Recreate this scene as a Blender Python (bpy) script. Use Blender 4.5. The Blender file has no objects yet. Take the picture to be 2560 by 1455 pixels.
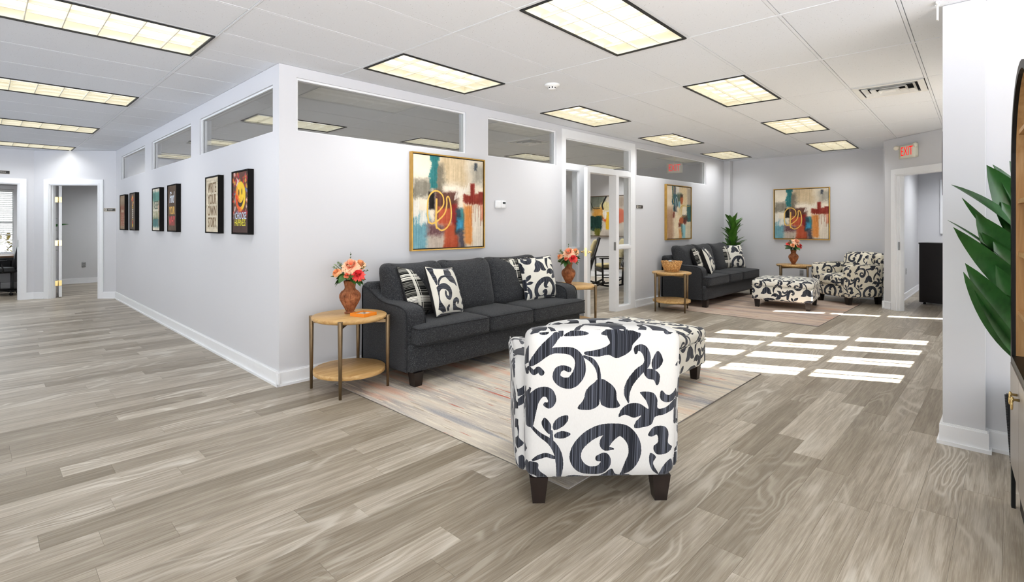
import bpy, bmesh, math, random
import numpy as np
from mathutils import Vector, Matrix

S = bpy.context.scene
COL = S.collection
PI = math.pi
H = 2.73            # ceiling height

# ------------------------------------------------------------------ camera
cd = bpy.data.cameras.new('camera')
cd.sensor_width = 36.0
cd.lens = 36.0 * 1289.0 / 2560.0
cd.shift_y = -(727.5 - 561.5) / 2560.0
cd.clip_start = 0.05
cam = bpy.data.objects.new('camera', cd)
COL.objects.link(cam)
CAM = Vector((-1.7618, -4.4442, 1.365))
YAW = math.radians(44.05)
cam.location = CAM
cam.rotation_euler = (PI / 2, 0, YAW - PI / 2)
S.camera = cam

# ------------------------------------------------------------------ world, sun, exposure
W = bpy.data.worlds.new('sky'); S.world = W
W.use_nodes = True
bg = W.node_tree.nodes['Background']
bg.inputs['Color'].default_value = (0.91, 0.955, 1.0, 1)
bg.inputs['Strength'].default_value = 2.45
SUN_AZ = Vector((0.45, -0.893, 0)).normalized()
sd = bpy.data.lights.new('sun', 'SUN'); sd.energy = 50.0; sd.angle = math.radians(0.5)
sd.color = (1.0, 0.97, 0.93)
sun = bpy.data.objects.new('sun', sd); COL.objects.link(sun)
el = math.radians(33)
sdir = Vector((SUN_AZ.x * math.cos(el), SUN_AZ.y * math.cos(el), math.sin(el)))
sun.rotation_euler = sdir.to_track_quat('Z', 'Y').to_euler()
sun.location = (6, -8, 6)
LAMP_W = 6.0       # watts of each ceiling light
OFFICE_W = 16.0
SIDE_W = 17.0
S.view_settings.view_transform = 'Standard'
S.view_settings.look = 'None'
S.view_settings.exposure = 0.76
S.view_settings.gamma = 1.0
S.view_settings.use_curve_mapping = False
try:
    S.cycles.use_denoising = True
    S.cycles.max_bounces = 8
    S.cycles.diffuse_bounces = 4
    S.cycles.use_adaptive_sampling = True
    S.cycles.adaptive_threshold = 0.03
    S.cycles.sample_clamp_indirect = 6.0
    S.cycles.caustics_reflective = False
    S.cycles.caustics_refractive = False
except Exception:
    pass

# ------------------------------------------------------------------ helpers
rnd = random.Random(7)

def s2l(c):
    return tuple(((x / 12.92) if x <= 0.04045 else ((x + 0.055) / 1.055) ** 2.4) for x in c)

def rgb(r, g, b):
    return s2l((r / 255., g / 255., b / 255.)) + (1.0,)

class NT:
    """small node-tree writer"""
    def __init__(s, name):
        s.m = bpy.data.materials.new(name); s.m.use_nodes = True
        s.t = s.m.node_tree; s.n = s.t.nodes; s.l = s.t.links
        s.b = s.n['Principled BSDF']; s.out = s.n['Material Output']
    def add(s, typ, ins=None, **kw):
        n = s.n.new(typ)
        for k, v in kw.items(): setattr(n, k, v)
        for k, v in (ins or {}).items():
            if isinstance(v, bpy.types.NodeSocket): s.l.new(v, n.inputs[k])
            else: n.inputs[k].default_value = v
        return n
    def math(s, op, a, b=0.0, c=0.0):
        return s.add('ShaderNodeMath', {0: a, 1: b, 2: c}, operation=op).outputs[0]
    def mix(s, f, a, b, mode='MIX'):
        n = s.add('ShaderNodeMix', data_type='RGBA', blend_type=mode)
        for i, v in ((0, f), (6, a), (7, b)):
            if isinstance(v, bpy.types.NodeSocket): s.l.new(v, n.inputs[i])
            else: n.inputs[i].default_value = v
        return n.outputs[2]
    def ramp(s, f, stops, interp='LINEAR'):
        n = s.add('ShaderNodeValToRGB', {0: f}); r = n.color_ramp; r.interpolation = interp
        while len(r.elements) > 1: r.elements.remove(r.elements[-1])
        r.elements[0].position = stops[0][0]; r.elements[0].color = stops[0][1]
        for p, c in stops[1:]:
            e = r.elements.new(p); e.color = c
        return n.outputs[0]
    def noise(s, vec, scale=5., detail=3., rough=.5, dist=0.):
        return s.add('ShaderNodeTexNoise', {'Vector': vec, 'Scale': scale, 'Detail': detail, 'Roughness': rough, 'Distortion': dist}).outputs[0]
    def mapping(s, vec, scale=(1, 1, 1), loc=(0, 0, 0), rot=(0, 0, 0)):
        return s.add('ShaderNodeMapping', {'Vector': vec, 'Scale': scale, 'Location': loc, 'Rotation': rot}).outputs[0]
    def obj(s): return s.add('ShaderNodeTexCoord').outputs['Object']
    def pos(s): return s.add('ShaderNodeNewGeometry').outputs['Position']
    def set(s, **kw):
        names = {'color': 'Base Color', 'rough': 'Roughness', 'metal': 'Metallic', 'spec': 'Specular IOR Level', 'emit': 'Emission Color', 'estr': 'Emission Strength', 'normal': 'Normal', 'sheen': 'Sheen Weight', 'sub': 'Subsurface Weight', 'coat': 'Coat Weight'}
        for k, v in kw.items():
            i = s.b.inputs[names[k]]
            if isinstance(v, bpy.types.NodeSocket): s.l.new(v, i)
            else: i.default_value = v
        return s
    def bump(s, h, strength=.3, dist=.01):
        n = s.add('ShaderNodeBump', {'Height': h, 'Strength': strength, 'Distance': dist})
        s.l.new(n.outputs[0], s.b.inputs['Normal']); return s

MATS = {}
def plain(name, c, rough=.6, metal=0., spec=.4, var=.06, bump=0., bscale=200.):
    """plain colour with a little procedural variation"""
    if name in MATS: return MATS[name]
    t = NT(name); o = t.obj()
    n = t.noise(o, 14., 3.)
    lo = tuple(x * (1 - var) for x in c[:3]) + (1,); hi = tuple(min(1, x * (1 + var)) for x in c[:3]) + (1,)
    t.set(color=t.ramp(n, [(.3, lo), (.7, hi)]), rough=rough, metal=metal, spec=spec)
    if bump: t.bump(t.noise(o, bscale, 2.), bump, .002)
    MATS[name] = t.m
    return t.m

class MB:
    """mesh builder: collects shapes, links them as one mesh object"""
    def __init__(s): s.v = []; s.f = []; s.mi = []; s.sm = []
    def add(s, vs, fs, smooth=False, mi=0, M=None):
        o = len(s.v)
        if M is not None: vs = [M @ Vector(v) for v in vs]
        s.v += [tuple(v) for v in vs]
        for f in fs:
            s.f.append([i + o for i in f]); s.mi.append(mi); s.sm.append(smooth)
        return s
    def box(s, x0, x1, y0, y1, z0, z1, mi=0, M=None):
        v = [(x0, y0, z0), (x1, y0, z0), (x1, y1, z0), (x0, y1, z0), (x0, y0, z1), (x1, y0, z1), (x1, y1, z1), (x0, y1, z1)]
        f = [(0, 3, 2, 1), (4, 5, 6, 7), (0, 1, 5, 4), (1, 2, 6, 5), (2, 3, 7, 6), (3, 0, 4, 7)]
        return s.add(v, f, False, mi, M)
    def prism(s, poly, z0, z1, mi=0, M=None, inset=0., smooth=False):
        """extrude xy polygon (ccw) from z0 to z1; optional chamfer at z1"""
        n = len(poly); v = [(x, y, z0) for x, y in poly]; f = [tuple(range(n - 1, -1, -1))]
        if inset:
            cx = sum(p[0] for p in poly) / n; cy = sum(p[1] for p in poly) / n
            v += [(x, y, z1 - inset * (1 if z1 > z0 else -1)) for x, y in poly]
            def sh(x, y):
                d = math.hypot(x - cx, y - cy); k = max(0, (d - inset * 1.4) / d) if d else 1
                return cx + (x - cx) * k, cy + (y - cy) * k
            v += [sh(x, y) + (z1,) for x, y in poly]
            for i in range(n):
                j = (i + 1) % n
                f.append((i, j, n + j, n + i)); f.append((n + i, n + j, 2 * n + j, 2 * n + i))
            f.append(tuple(range(2 * n, 3 * n)))
        else:
            v += [(x, y, z1) for x, y in poly]
            for i in range(n):
                j = (i + 1) % n; f.append((i, j, n + j, n + i))
            f.append(tuple(range(n, 2 * n)))
        if z1 < z0: f = [tuple(reversed(q)) for q in f]
        return s.add(v, f, smooth, mi, M)
    def lathe(s, prof, n=24, mi=0, M=None, smooth=True, fn=None):
        v = []; f = []
        for (r, z) in prof:
            for k in range(n):
                a = 2 * PI * k / n; q = r if fn is None else fn(r, z, a)
                v.append((q * math.cos(a), q * math.sin(a), z))
        for i in range(len(prof) - 1):
            for k in range(n):
                k2 = (k + 1) % n
                f.append((i * n + k, i * n + k2, (i + 1) * n + k2, (i + 1) * n + k))
        if prof[0][0] > 1e-4: f.append(tuple(range(n - 1, -1, -1)))
        if prof[-1][0] > 1e-4: f.append(tuple((len(prof) - 1) * n + k for k in range(n)))
        return s.add(v, f, smooth, mi, M)
    def tube(s, pts, r, n=8, mi=0, M=None, closed=False, smooth=True):
        pts = [Vector(p) for p in pts]; m = len(pts); v = []; f = []
        rs = r if isinstance(r, (list, tuple)) else [r] * m
        up = None
        for i, p in enumerate(pts):
            a = pts[(i - 1) % m] if (closed or i > 0) else p
            b = pts[(i + 1) % m] if (closed or i < m - 1) else p
            t = (b - a).normalized()
            if up is None:
                up = t.cross(Vector((0, 0, 1)))
                if up.length < .1: up = t.cross(Vector((1, 0, 0)))
            up = (up - t * up.dot(t)).normalized()
            w = t.cross(up)
            for k in range(n):
                an = 2 * PI * k / n
                v.append(p + (up * math.cos(an) + w * math.sin(an)) * rs[i])
        for i in range(m if closed else m - 1):
            j = (i + 1) % m
            for k in range(n):
                k2 = (k + 1) % n
                f.append((i * n + k, i * n + k2, j * n + k2, j * n + k))
        if not closed:
            f.append(tuple(range(n - 1, -1, -1))); f.append(tuple((m - 1) * n + k for k in range(n)))
        return s.add(v, f, smooth, mi, M)
    def soft(s, cx, cy, cz, w, d, h, r=.03, n=8, puff=(0, 0, 0, 0, 0, 0), mi=0, M=None, warp=None):
        """rounded upholstered box; puff = outward swell of (+x,-x,+y,-y,+z,-z) faces"""
        idx = {}; v = []; f = []
        hx, hy, hz = w / 2, d / 2, h / 2
        def g(t, hh):
            # denser near the edges
            a = abs(t); q = r / hh
            if a > .75: x = 1 - q * (1 - a) / .25
            else: x = (1 - q) * a / .75
            return math.copysign(x, t)
        def vert(i, j, k):
            key = (i, j, k)
            if key in idx: return idx[key]
            u = [2 * i / n - 1, 2 * j / n - 1, 2 * k / n - 1]
            p = Vector((g(u[0], hx) * hx, g(u[1], hy) * hy, g(u[2], hz) * hz))
            q = Vector((max(-(hx - r), min(hx - r, p.x)), max(-(hy - r), min(hy - r, p.y)), max(-(hz - r), min(hz - r, p.z))))
            dd = p - q
            if dd.length > 1e-9: p = q + dd.normalized() * r
            X, Y, Z = p.x / hx, p.y / hy, p.z / hz
            ax, ay, az = max(0, 1 - X ** 4), max(0, 1 - Y ** 4), max(0, 1 - Z ** 4)
            p.x += (puff[0] * max(0, X) - puff[1] * max(0, -X)) * ay * az
            p.y += (puff[2] * max(0, Y) - puff[3] * max(0, -Y)) * ax * az
            p.z += (puff[4] * max(0, Z) - puff[5] * max(0, -Z)) * ax * ay
            if warp: p = warp(p, X, Y, Z)
            idx[key] = len(v); v.append(p + Vector((cx, cy, cz))); return idx[key]
        for a in range(n):
            for b in range(n):
                f.append((vert(a, b, 0), vert(a, b + 1, 0), vert(a + 1, b + 1, 0), vert(a + 1, b, 0)))
                f.append((vert(a, b, n), vert(a + 1, b, n), vert(a + 1, b + 1, n), vert(a, b + 1, n)))
                f.append((vert(a, 0, b), vert(a + 1, 0, b), vert(a + 1, 0, b + 1), vert(a, 0, b + 1)))
                f.append((vert(a, n, b), vert(a, n, b + 1), vert(a + 1, n, b + 1), vert(a + 1, n, b)))
                f.append((vert(0, a, b), vert(0, a, b + 1), vert(0, a + 1, b + 1), vert(0, a + 1, b)))
                f.append((vert(n, a, b), vert(n, a + 1, b), vert(n, a + 1, b + 1), vert(n, a, b + 1)))
        return s.add(v, f, True, mi, M)
    def mesh(s, name, *mats):
        me = bpy.data.meshes.new(name)
        me.from_pydata(s.v, [], s.f)
        for m in mats: me.materials.append(m)
        me.polygons.foreach_set('material_index', s.mi)
        me.polygons.foreach_set('use_smooth', s.sm)
        me.update()
        return me
    def build(s, name, mat, parent=None, M=None):
        mats = mat if isinstance(mat, (list, tuple)) else [mat]
        return link(name, s.mesh(name, *mats), parent, M)

def link(name, me, parent=None, M=None):
    o = bpy.data.objects.new(name, me); COL.objects.link(o)
    if parent is not None: o.parent = parent
    if M is not None: o.matrix_local = M
    return o

def thing(name, label, cat, loc=(0, 0, 0), rz=0., group=None):
    o = bpy.data.objects.new(name, None); COL.objects.link(o)
    o.location = loc; o.rotation_euler = (0, 0, rz); o.empty_display_size = .1
    return tag(o, label, cat, group)

def tag(o, label, cat, group=None):
    o['label'] = label; o['category'] = cat
    if group: o['group'] = group
    return o

def struct(o):
    o['kind'] = 'structure'; return o

def stuff(o):
    o['kind'] = 'stuff'; return o

def kids(o): return [c for c in bpy.data.objects if c.parent == o]

def copy_tree(o, label=None, loc=None, rz=None):
    ch = {}
    for x in bpy.data.objects:
        if x.parent: ch.setdefault(x.parent.name, []).append(x)
    def rec(x, par):
        c = x.copy(); COL.objects.link(c)
        if par is not None:
            c.parent = par; c.matrix_parent_inverse = x.matrix_parent_inverse.copy()
        for k in ch.get(x.name, []): rec(k, c)
        return c
    r = rec(o, None)
    if label: r['label'] = label
    if loc is not None: r.location = loc
    if rz is not None: r.rotation_euler = (0, 0, rz)
    return r

def T(x, y, z): return Matrix.Translation((x, y, z))
def Rz(a): return Matrix.Rotation(a, 4, 'Z')
def Rx(a): return Matrix.Rotation(a, 4, 'X')
def Ry(a): return Matrix.Rotation(a, 4, 'Y')

def text_mb(body, size, depth, squash=1.0, align='CENTER'):
    """flat lettering: mesh data in the XZ plane facing -Y, centred on the origin"""
    cu = bpy.data.curves.new('letters', 'FONT'); cu.body = body; cu.size = size
    cu.extrude = depth; cu.align_x = align; cu.align_y = 'CENTER'; cu.resolution_u = 3
    ob = bpy.data.objects.new('letters', cu); COL.objects.link(ob)
    bpy.context.view_layer.update()
    me = bpy.data.meshes.new_from_object(ob)
    bpy.data.objects.remove(ob); bpy.data.curves.remove(cu)
    me.transform(Matrix(((squash, 0, 0, 0), (0, 0, -1, 0), (0, 1, 0, 0), (0, 0, 0, 1))))
    return me

def lettering(body, size, mat, parent, M, squash=1., depth=.0006, name='lettering'):
    me = text_mb(body, size, depth, squash); me.materials.append(mat)
    return link(name, me, parent, M)

# ------------------------------------------------------------------ painted images (computed here)
def vnoise(h, w, cells, seed, cy=None):
    r = np.random.RandomState(seed); cx = cells; cy = cy or max(2, int(cells * h / w))
    g = r.rand(cy + 2, cx + 2)
    y = np.linspace(0, cy, h); x = np.linspace(0, cx, w)
    yi = y.astype(int); xi = x.astype(int); fy = (y - yi)[:, None]; fx = (x - xi)[None, :]
    fy = fy * fy * (3 - 2 * fy); fx = fx * fx * (3 - 2 * fx)
    a = g[yi][:, xi]; b = g[yi][:, xi + 1]; c = g[yi + 1][:, xi]; d = g[yi + 1][:, xi + 1]
    return (a * (1 - fx) + b * fx) * (1 - fy) + (c * (1 - fx) + d * fx) * fy

def catmull(pts, n=8, closed=False):
    P = [np.array(p, float) for p in pts]; m = len(P); out = []
    rng = range(m) if closed else range(m - 1)
    for i in rng:
        p1 = P[i]; p2 = P[(i + 1) % m]
        p0 = P[(i - 1) % m] if (closed or i > 0) else 2 * p1 - p2
        p3 = P[(i + 2) % m] if (closed or i + 2 < m) else 2 * p2 - p1
        for k in range(n):
            t = k / n
            out.append(.5 * ((2 * p1) + (-p0 + p2) * t + (2 * p0 - 5 * p1 + 4 * p2 - p3) * t * t + (-p0 + 3 * p1 - 3 * p2 + p3) * t ** 3))
    if not closed: out.append(P[-1])
    return out

def poly_mask(U, V, pts):
    ins = np.zeros(U.shape, bool); m = len(pts)
    for i in range(m):
        x1, y1 = pts[i]; x2, y2 = pts[(i + 1) % m]
        if y1 == y2: continue
        c = ((y1 > V) != (y2 > V)) & (U < (x2 - x1) * (V - y1) / (y2 - y1) + x1)
        ins ^= c
    return ins

def stroke_dist(U, V, pts):
    """min over segments of distance - radius, pts = (x, y, r)"""
    D = np.full(U.shape, 1e9)
    for (x1, y1, r1), (x2, y2, r2) in zip(pts[:-1], pts[1:]):
        dx, dy = x2 - x1, y2 - y1; L = dx * dx + dy * dy + 1e-12
        t = np.clip(((U - x1) * dx + (V - y1) * dy) / L, 0, 1)
        d = np.hypot(U - x1 - t * dx, V - y1 - t * dy) - (r1 + (r2 - r1) * t)
        D = np.minimum(D, d)
    return D

def to_image(name, A, data=False):
    h, w = A.shape[:2]
    im = bpy.data.images.new(name, w, h)
    if data: im.colorspace_settings.name = 'Non-Color'
    buf = np.ones((h, w, 4), np.float32); buf[..., :3] = np.clip(A[::-1], 0, 1)
    im.pixels.foreach_set(buf.ravel()); im.update()
    return im

class Canvas:
    def __init__(s, w, h, base, seed=1):
        s.w, s.h, s.seed = w, h, seed
        s.U, s.V = np.meshgrid((np.arange(w) + .5) / w, (np.arange(h) + .5) / h)
        s.n1 = vnoise(h, w, 9, seed) * .5 + vnoise(h, w, 40, seed + 1) * .3 + vnoise(h, w, 110, seed + 2) * .2 - .5
        s.n2 = vnoise(h, w, 9, seed + 3) * .5 + vnoise(h, w, 40, seed + 4) * .3 + vnoise(h, w, 110, seed + 5) * .2 - .5
        s.st = vnoise(h, w, 90, seed + 6, 6) - .5
        s.A = np.ones((h, w, 3)) * (np.array(base) / 255.)
        s.A += (vnoise(h, w, 6, seed + 7)[..., None] - .5) * .10 + s.n1[..., None] * .06
    def lay(s, a, col, var=.12):
        c = np.array(col) / 255. + (s.n2 * var + s.st * var * .7)[..., None]
        s.A = s.A * (1 - a[..., None]) + c * a[..., None]
    def rect(s, u0, v0, u1, v1, col, soft=.02, wob=.05, al=1., drip=0.):
        U = s.U + s.n1 * wob; V = s.V + s.n2 * wob + s.st * drip
        d = np.maximum(abs(U - (u0 + u1) / 2) - (u1 - u0) / 2, abs(V - (v0 + v1) / 2) - (v1 - v0) / 2)
        s.lay(np.clip(.5 - d / (2 * soft), 0, 1) * al, col)
    def ell(s, u, v, ru, rv, col, soft=.02, wob=.05, al=1.):
        U = s.U + s.n1 * wob; V = s.V + s.n2 * wob
        d = (np.hypot((U - u) / ru, (V - v) / rv) - 1) * min(ru, rv)
        s.lay(np.clip(.5 - d / (2 * soft), 0, 1) * al, col)
    def line(s, pts, col, r=.006, soft=.003, wob=.006, al=1.):
        P = catmull([tuple(p) + ((r,) if len(p) == 2 else ()) for p in pts], 8)
        d = stroke_dist(s.U + s.n1 * wob, s.V + s.n2 * wob, P)
        s.lay(np.clip(.5 - d / (2 * soft), 0, 1) * al, col, .06)
    def image(s, name): return to_image(name, s.A)

def print_mat(name, im, w, h, rough=.55):
    """a flat print: object x/z coordinates (facing -Y) mapped over w by h"""
    t = NT(name); o = t.obj()
    v = t.mapping(o, (1 / w, 1, 1 / h), (.5, 0, .5))
    sp = t.add('ShaderNodeSeparateXYZ', {0: v})
    uv = t.add('ShaderNodeCombineXYZ', {0: sp.outputs[0], 1: sp.outputs[2], 2: 0.})
    tx = t.add('ShaderNodeTexImage', {'Vector': uv.outputs[0]}, image=im, extension='EXTEND')
    t.set(color=tx.outputs[0], rough=rough, spec=.25)
    return t.m
# ------------------------------------------------------------------ fabric images
def damask_image():
    N = 900
    U, V = np.meshgrid((np.arange(N) + .5) / N, (np.arange(N) + .5) / N)
    wob = (vnoise(N, N, 220, 5) - .5) * .0022
    M = np.zeros((N, N))
    def q(x, y): return ((x - 265) / 1020., (y - 180) / 1020.)
    def put(fn, xs, ys, pad):
        for ox in (-1, 0, 1):
            for oy in (-1, 0, 1):
                x0, x1, y0, y1 = min(xs) + ox - pad, max(xs) + ox + pad, min(ys) + oy - pad, max(ys) + oy + pad
                if x1 < 0 or y1 < 0 or x0 > 1 or y0 > 1: continue
                a, b = max(0, int(y0 * N)), min(N, int(y1 * N) + 2); c, d = max(0, int(x0 * N)), min(N, int(x1 * N) + 2)
                if b <= a or d <= c: continue
                M[a:b, c:d] = np.maximum(M[a:b, c:d], fn(U[a:b, c:d] - ox, V[a:b, c:d] - oy, wob[a:b, c:d]))
    def leaf(pts):
        P = catmull([q(*p) for p in pts], 6, True)
        put(lambda u, v, w: poly_mask(u + w, v + w, P).astype(float), [p[0] for p in P], [p[1] for p in P], .01)
    def stem(pts):
        P = catmull([q(p[0], p[1]) + (p[2] / 1020.,) for p in pts], 7)
        put(lambda u, v, w: (stroke_dist(u + w, v + w, P) < 0).astype(float), [p[0] for p in P], [p[1] for p in P], .06)
    stem([(250, 400, 8), (300, 370, 20), (400, 300, 20), (480, 287, 22), (560, 300, 28), (605, 355, 32), (605, 440, 42), (560, 505, 42), (500, 510, 36), (455, 475, 28), (462, 425, 24), (500, 408, 18), (535, 420, 18)])
    stem([(262, 400, 8), (320, 330, 26), (380, 265, 34), (450, 190, 24)])
    leaf([(795, 185), (910, 178), (1020, 180), (965, 250), (945, 300), (860, 345), (800, 322), (730, 333), (650, 322), (640, 300), (710, 288), (770, 270), (808, 240)])
    stem([(635, 330, 8), (690, 360, 16), (730, 420, 14), (745, 510, 12)])
    leaf([(745, 495), (700, 518), (655, 565), (638, 630), (598, 690), (660, 704), (720, 690), (748, 645)])
    leaf([(748, 495), (810, 515), (855, 565), (865, 630), (887, 680), (830, 694), (780, 680), (752, 645)])
    stem([(985, 310, 10), (990, 280, 18), (1030, 280, 26), (1060, 325, 24), (1060, 390, 22), (1000, 450, 28), (950, 520, 26), (932, 590, 20), (945, 655, 5)])
    leaf([(1135, 298), (1172, 360), (1152, 410), (1108, 428), (1096, 370)])
    leaf([(1045, 425), (1105, 425), (1152, 462), (1150, 525), (1132, 535), (1112, 500), (1072, 490), (1045, 455)])
    leaf([(1025, 582), (1108, 588), (1143, 635), (1150, 700), (1210, 690), (1270, 640), (1268, 700), (1200, 742), (1132, 762), (1110, 812), (1060, 832), (992, 836), (1000, 792), (1035, 750), (985, 764), (925, 742), (880, 756), (898, 702), (948, 664), (1020, 664), (1082, 702), (1068, 650), (1040, 612)])
    stem([(1172, 585, 10), (1190, 625, 26), (1235, 632, 24), (1275, 595, 18), (1295, 555, 10)])
    stem([(275, 800, 28), (282, 720, 36), (300, 630, 40), (345, 578, 36), (400, 580, 34), (425, 630, 28), (408, 668, 22), (382, 662, 16)])
    stem([(262, 400, 8), (300, 440, 18), (330, 415, 16), (352, 440, 20)])
    leaf([(378, 755), (418, 800), (420, 850), (408, 872), (370, 830), (356, 788)])
    leaf([(532, 740), (530, 785), (490, 825), (440, 842), (435, 800), (470, 755)])
    leaf([(555, 872), (510, 902), (450, 898), (448, 870), (500, 850)])
    stem([(270, 800, 8), (340, 870, 14), (420, 930, 22), (465, 1000, 26), (482, 1080, 26), (482, 1200, 16)])
    stem([(425, 930, 14), (424, 850, 8)])
    stem([(445, 1040, 12), (390, 1022, 16), (340, 1036, 16), (300, 1060, 8)])
    stem([(918, 1175, 12), (965, 1110, 38), (1000, 1020, 44), (985, 930, 44), (925, 860, 44), (840, 842, 40), (750, 852, 40), (665, 900, 40), (605, 970, 38), (590, 1045, 40), (625, 1110, 38), (690, 1140, 32), (760, 1135, 36), (800, 1090, 36), (790, 1045, 34), (752, 1050, 24)])
    stem([(905, 860, 20), (835, 888, 38), (795, 935, 40), (800, 975, 22), (850, 985, 6)])
    leaf([(268, 1085), (300, 1070), (336, 1082), (342, 1130), (402, 1190), (350, 1205), (312, 1172), (262, 1170)])
    leaf([(1088, 885), (1128, 832), (1200, 830), (1232, 878), (1232, 950), (1265, 985), (1225, 1025), (1160, 1032), (1132, 1000), (1132, 968), (1160, 940), (1150, 890), (1112, 902)])
    leaf([(1108, 1020), (1150, 1050), (1132, 1100), (1182, 1188), (1130, 1150), (1104, 1085)])
    leaf([(760, 1208), (800, 1165), (845, 1130), (880, 1178), (965, 1182), (1010, 1210)])
    leaf([(1180, 1200), (1205, 1115), (1260, 1070), (1275, 1150), (1240, 1200)])
    leaf([(500, 1212), (565, 1178), (660, 1190), (640, 1208)])
    st = vnoise(4, N, 430, 11, 2)[:1] * .7 + vnoise(4, N, 190, 12, 2)[:1] * .3
    st = np.repeat(np.clip((st - .42) * 2.6, 0, 1), N, 0)
    A = np.stack([M, st, vnoise(N, N, 300, 3)], -1)
    im = to_image('damask_pattern', A, True)
    return im

def plaid_image():
    N = 512
    U, V = np.meshgrid((np.arange(N) + .5) / N, (np.arange(N) + .5) / N)
    r = np.random.RandomState(4)
    def lines(c, w, n, seed):
        a = np.zeros(N); x = (np.arange(N) + .5) / N; rr = np.random.RandomState(seed)
        for _ in range(n):
            u = c + (rr.rand() - .5) * w; a = np.maximum(a, (abs(x - u) < .004 + rr.rand() * .004))
        return a
    base = ((vnoise(N, 4, 2, 9, 170)[:, :1] > .56) * .55) * np.ones((1, N))
    v1 = np.maximum.reduce([lines(.25, .16, 12, 1), lines(.75, .14, 9, 2)])[None, :] * np.ones((N, 1))
    h1 = np.maximum.reduce([lines(.22, .13, 10, 3), lines(.72, .15, 11, 5)])[:, None] * np.ones((1, N))
    a = np.maximum(base, np.maximum(v1, h1))
    return to_image('plaid_pattern', np.stack([a * .86 + .03, a * .85 + .03, a * .80 + .035], -1))

DAMASK = damask_image(); PLAID = plaid_image()

def damask_mat(name, tile=.72, off=(.5, .5, -.18), white=(208, 208, 207), rot=(0, 0, 0)):
    t = NT(name); o = t.obj()
    v = t.mapping(o, (1 / tile,) * 3, off, rot)
    tx = t.add('ShaderNodeTexImage', {'Vector': v}, image=DAMASK, projection='BOX', projection_blend=.0, interpolation='Cubic')
    sp = t.add('ShaderNodeSeparateColor', {0: tx.outputs[0]})
    dark = t.mix(sp.outputs[1], rgb(22, 24, 31), rgb(86, 90, 102))
    weave = t.noise(t.mapping(o, (1, 1, .12)), 420., 2.)
    w = t.mix(weave, rgb(*[c * .94 for c in white]), rgb(*white))
    m = t.math('GREATER_THAN', sp.outputs[0], .5)
    t.set(color=t.mix(m, w, dark), rough=.85, spec=.15, sheen=.15)
    t.bump(t.noise(o, 500., 2.), .15, .002)
    return t.m

M_DAM = damask_mat('scroll_fabric')
M_DAMC = damask_mat('scroll_fabric_cream', .58, (.5, .5, -.18), (236, 228, 208))
M_DAMO = damask_mat('scroll_fabric_ottoman', .58, (.3, .15, .1), (236, 232, 220))
M_DAMP = damask_mat('scroll_fabric_pillow', .66, (.5, .5, .40), (234, 231, 220))
M_DAMP2 = damask_mat('scroll_fabric_pillow_turned', .74, (.30, .2, .62), (226, 223, 212), (0, PI / 2, 0))

def plaid_mat():
    t = NT('plaid_fabric'); o = t.obj()
    v = t.mapping(o, (1 / .44,) * 3, (.5, .5, .5))
    tx = t.add('ShaderNodeTexImage', {'Vector': v}, image=PLAID, projection='BOX', projection_blend=0.)
    t.set(color=tx.outputs[0], rough=.9, spec=.1); t.bump(t.noise(o, 500., 2.), .2, .002)
    return t.m
M_PLAID = plaid_mat()

def tweed_mat():
    t = NT('charcoal_tweed'); o = t.obj()
    n1 = t.noise(t.mapping(o, (1, 1, .45)), 460., 2., .7); n2 = t.noise(o, 90., 3.); n3 = t.noise(o, 4., 2.)
    a = t.ramp(n1, [(.30, rgb(20, 20, 22)), (.48, rgb(43, 44, 47)), (.60, rgb(72, 74, 77)), (.69, rgb(138, 140, 142))])
    b = t.mix(t.ramp(n2, [(.4, (0, 0, 0, 1)), (.65, (1, 1, 1, 1))]), a, rgb(41, 42, 45))
    c = t.mix(t.math('MULTIPLY', n3, .35), b, a)
    t.set(color=c, rough=.92, spec=.10, sheen=.10); t.bump(n1, .35, .003)
    return t.m
M_TWEED = tweed_mat()
M_PIPING = plain('charcoal_piping', rgb(30, 31, 34), .9)
M_BLKPIPE = plain('black_piping', rgb(24, 24, 26), .8)

# ------------------------------------------------------------------ hard materials
def wall_mat(name, c):
    t = NT(name); p = t.pos()
    n = t.noise(p, 1.2, 2.)
    t.set(color=t.mix(n, rgb(*[x * .985 for x in c]), rgb(*c)), rough=.55, spec=.3)
    t.bump(t.noise(p, 160., 2.), .05, .001)
    return t.m
M_WALL = wall_mat('wall_paint', (213, 213, 216))
M_TRIM = plain('white_trim', rgb(238, 239, 241), .35, var=.01)
M_METALW = plain('white_metal', rgb(235, 235, 233), .4, var=.01)
M_BLACK = plain('black_paint', rgb(16, 16, 17), .45)
M_LEG = plain('espresso_wood', rgb(32, 24, 21), .35, var=.25)
M_BRASS = plain('brass', rgb(228, 200, 138), .2, metal=1.)
M_STEEL = plain('brushed_steel', rgb(160, 160, 158), .35, metal=1.)
M_GREYP = plain('grey_plastic', rgb(150, 150, 150), .5)

def glass_mat():
    t = NT('clear_glass')
    tr = t.add('ShaderNodeBsdfTransparent', {'Color': (.93, .94, .94, 1)})
    gl = t.add('ShaderNodeBsdfGlossy', {'Color': (1, 1, 1, 1), 'Roughness': 0.0})
    bf = t.add('ShaderNodeNewGeometry').outputs['Backfacing']
    fr = t.add('ShaderNodeFresnel', {'IOR': t.math('SUBTRACT', 1.5, t.math('MULTIPLY', bf, .8333))})
    mx = t.add('ShaderNodeMixShader', {0: fr.outputs[0], 1: tr.outputs[0], 2: gl.outputs[0]})
    t.l.new(mx.outputs[0], t.out.inputs[0]); return t.m
M_GLASS = glass_mat()

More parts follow.
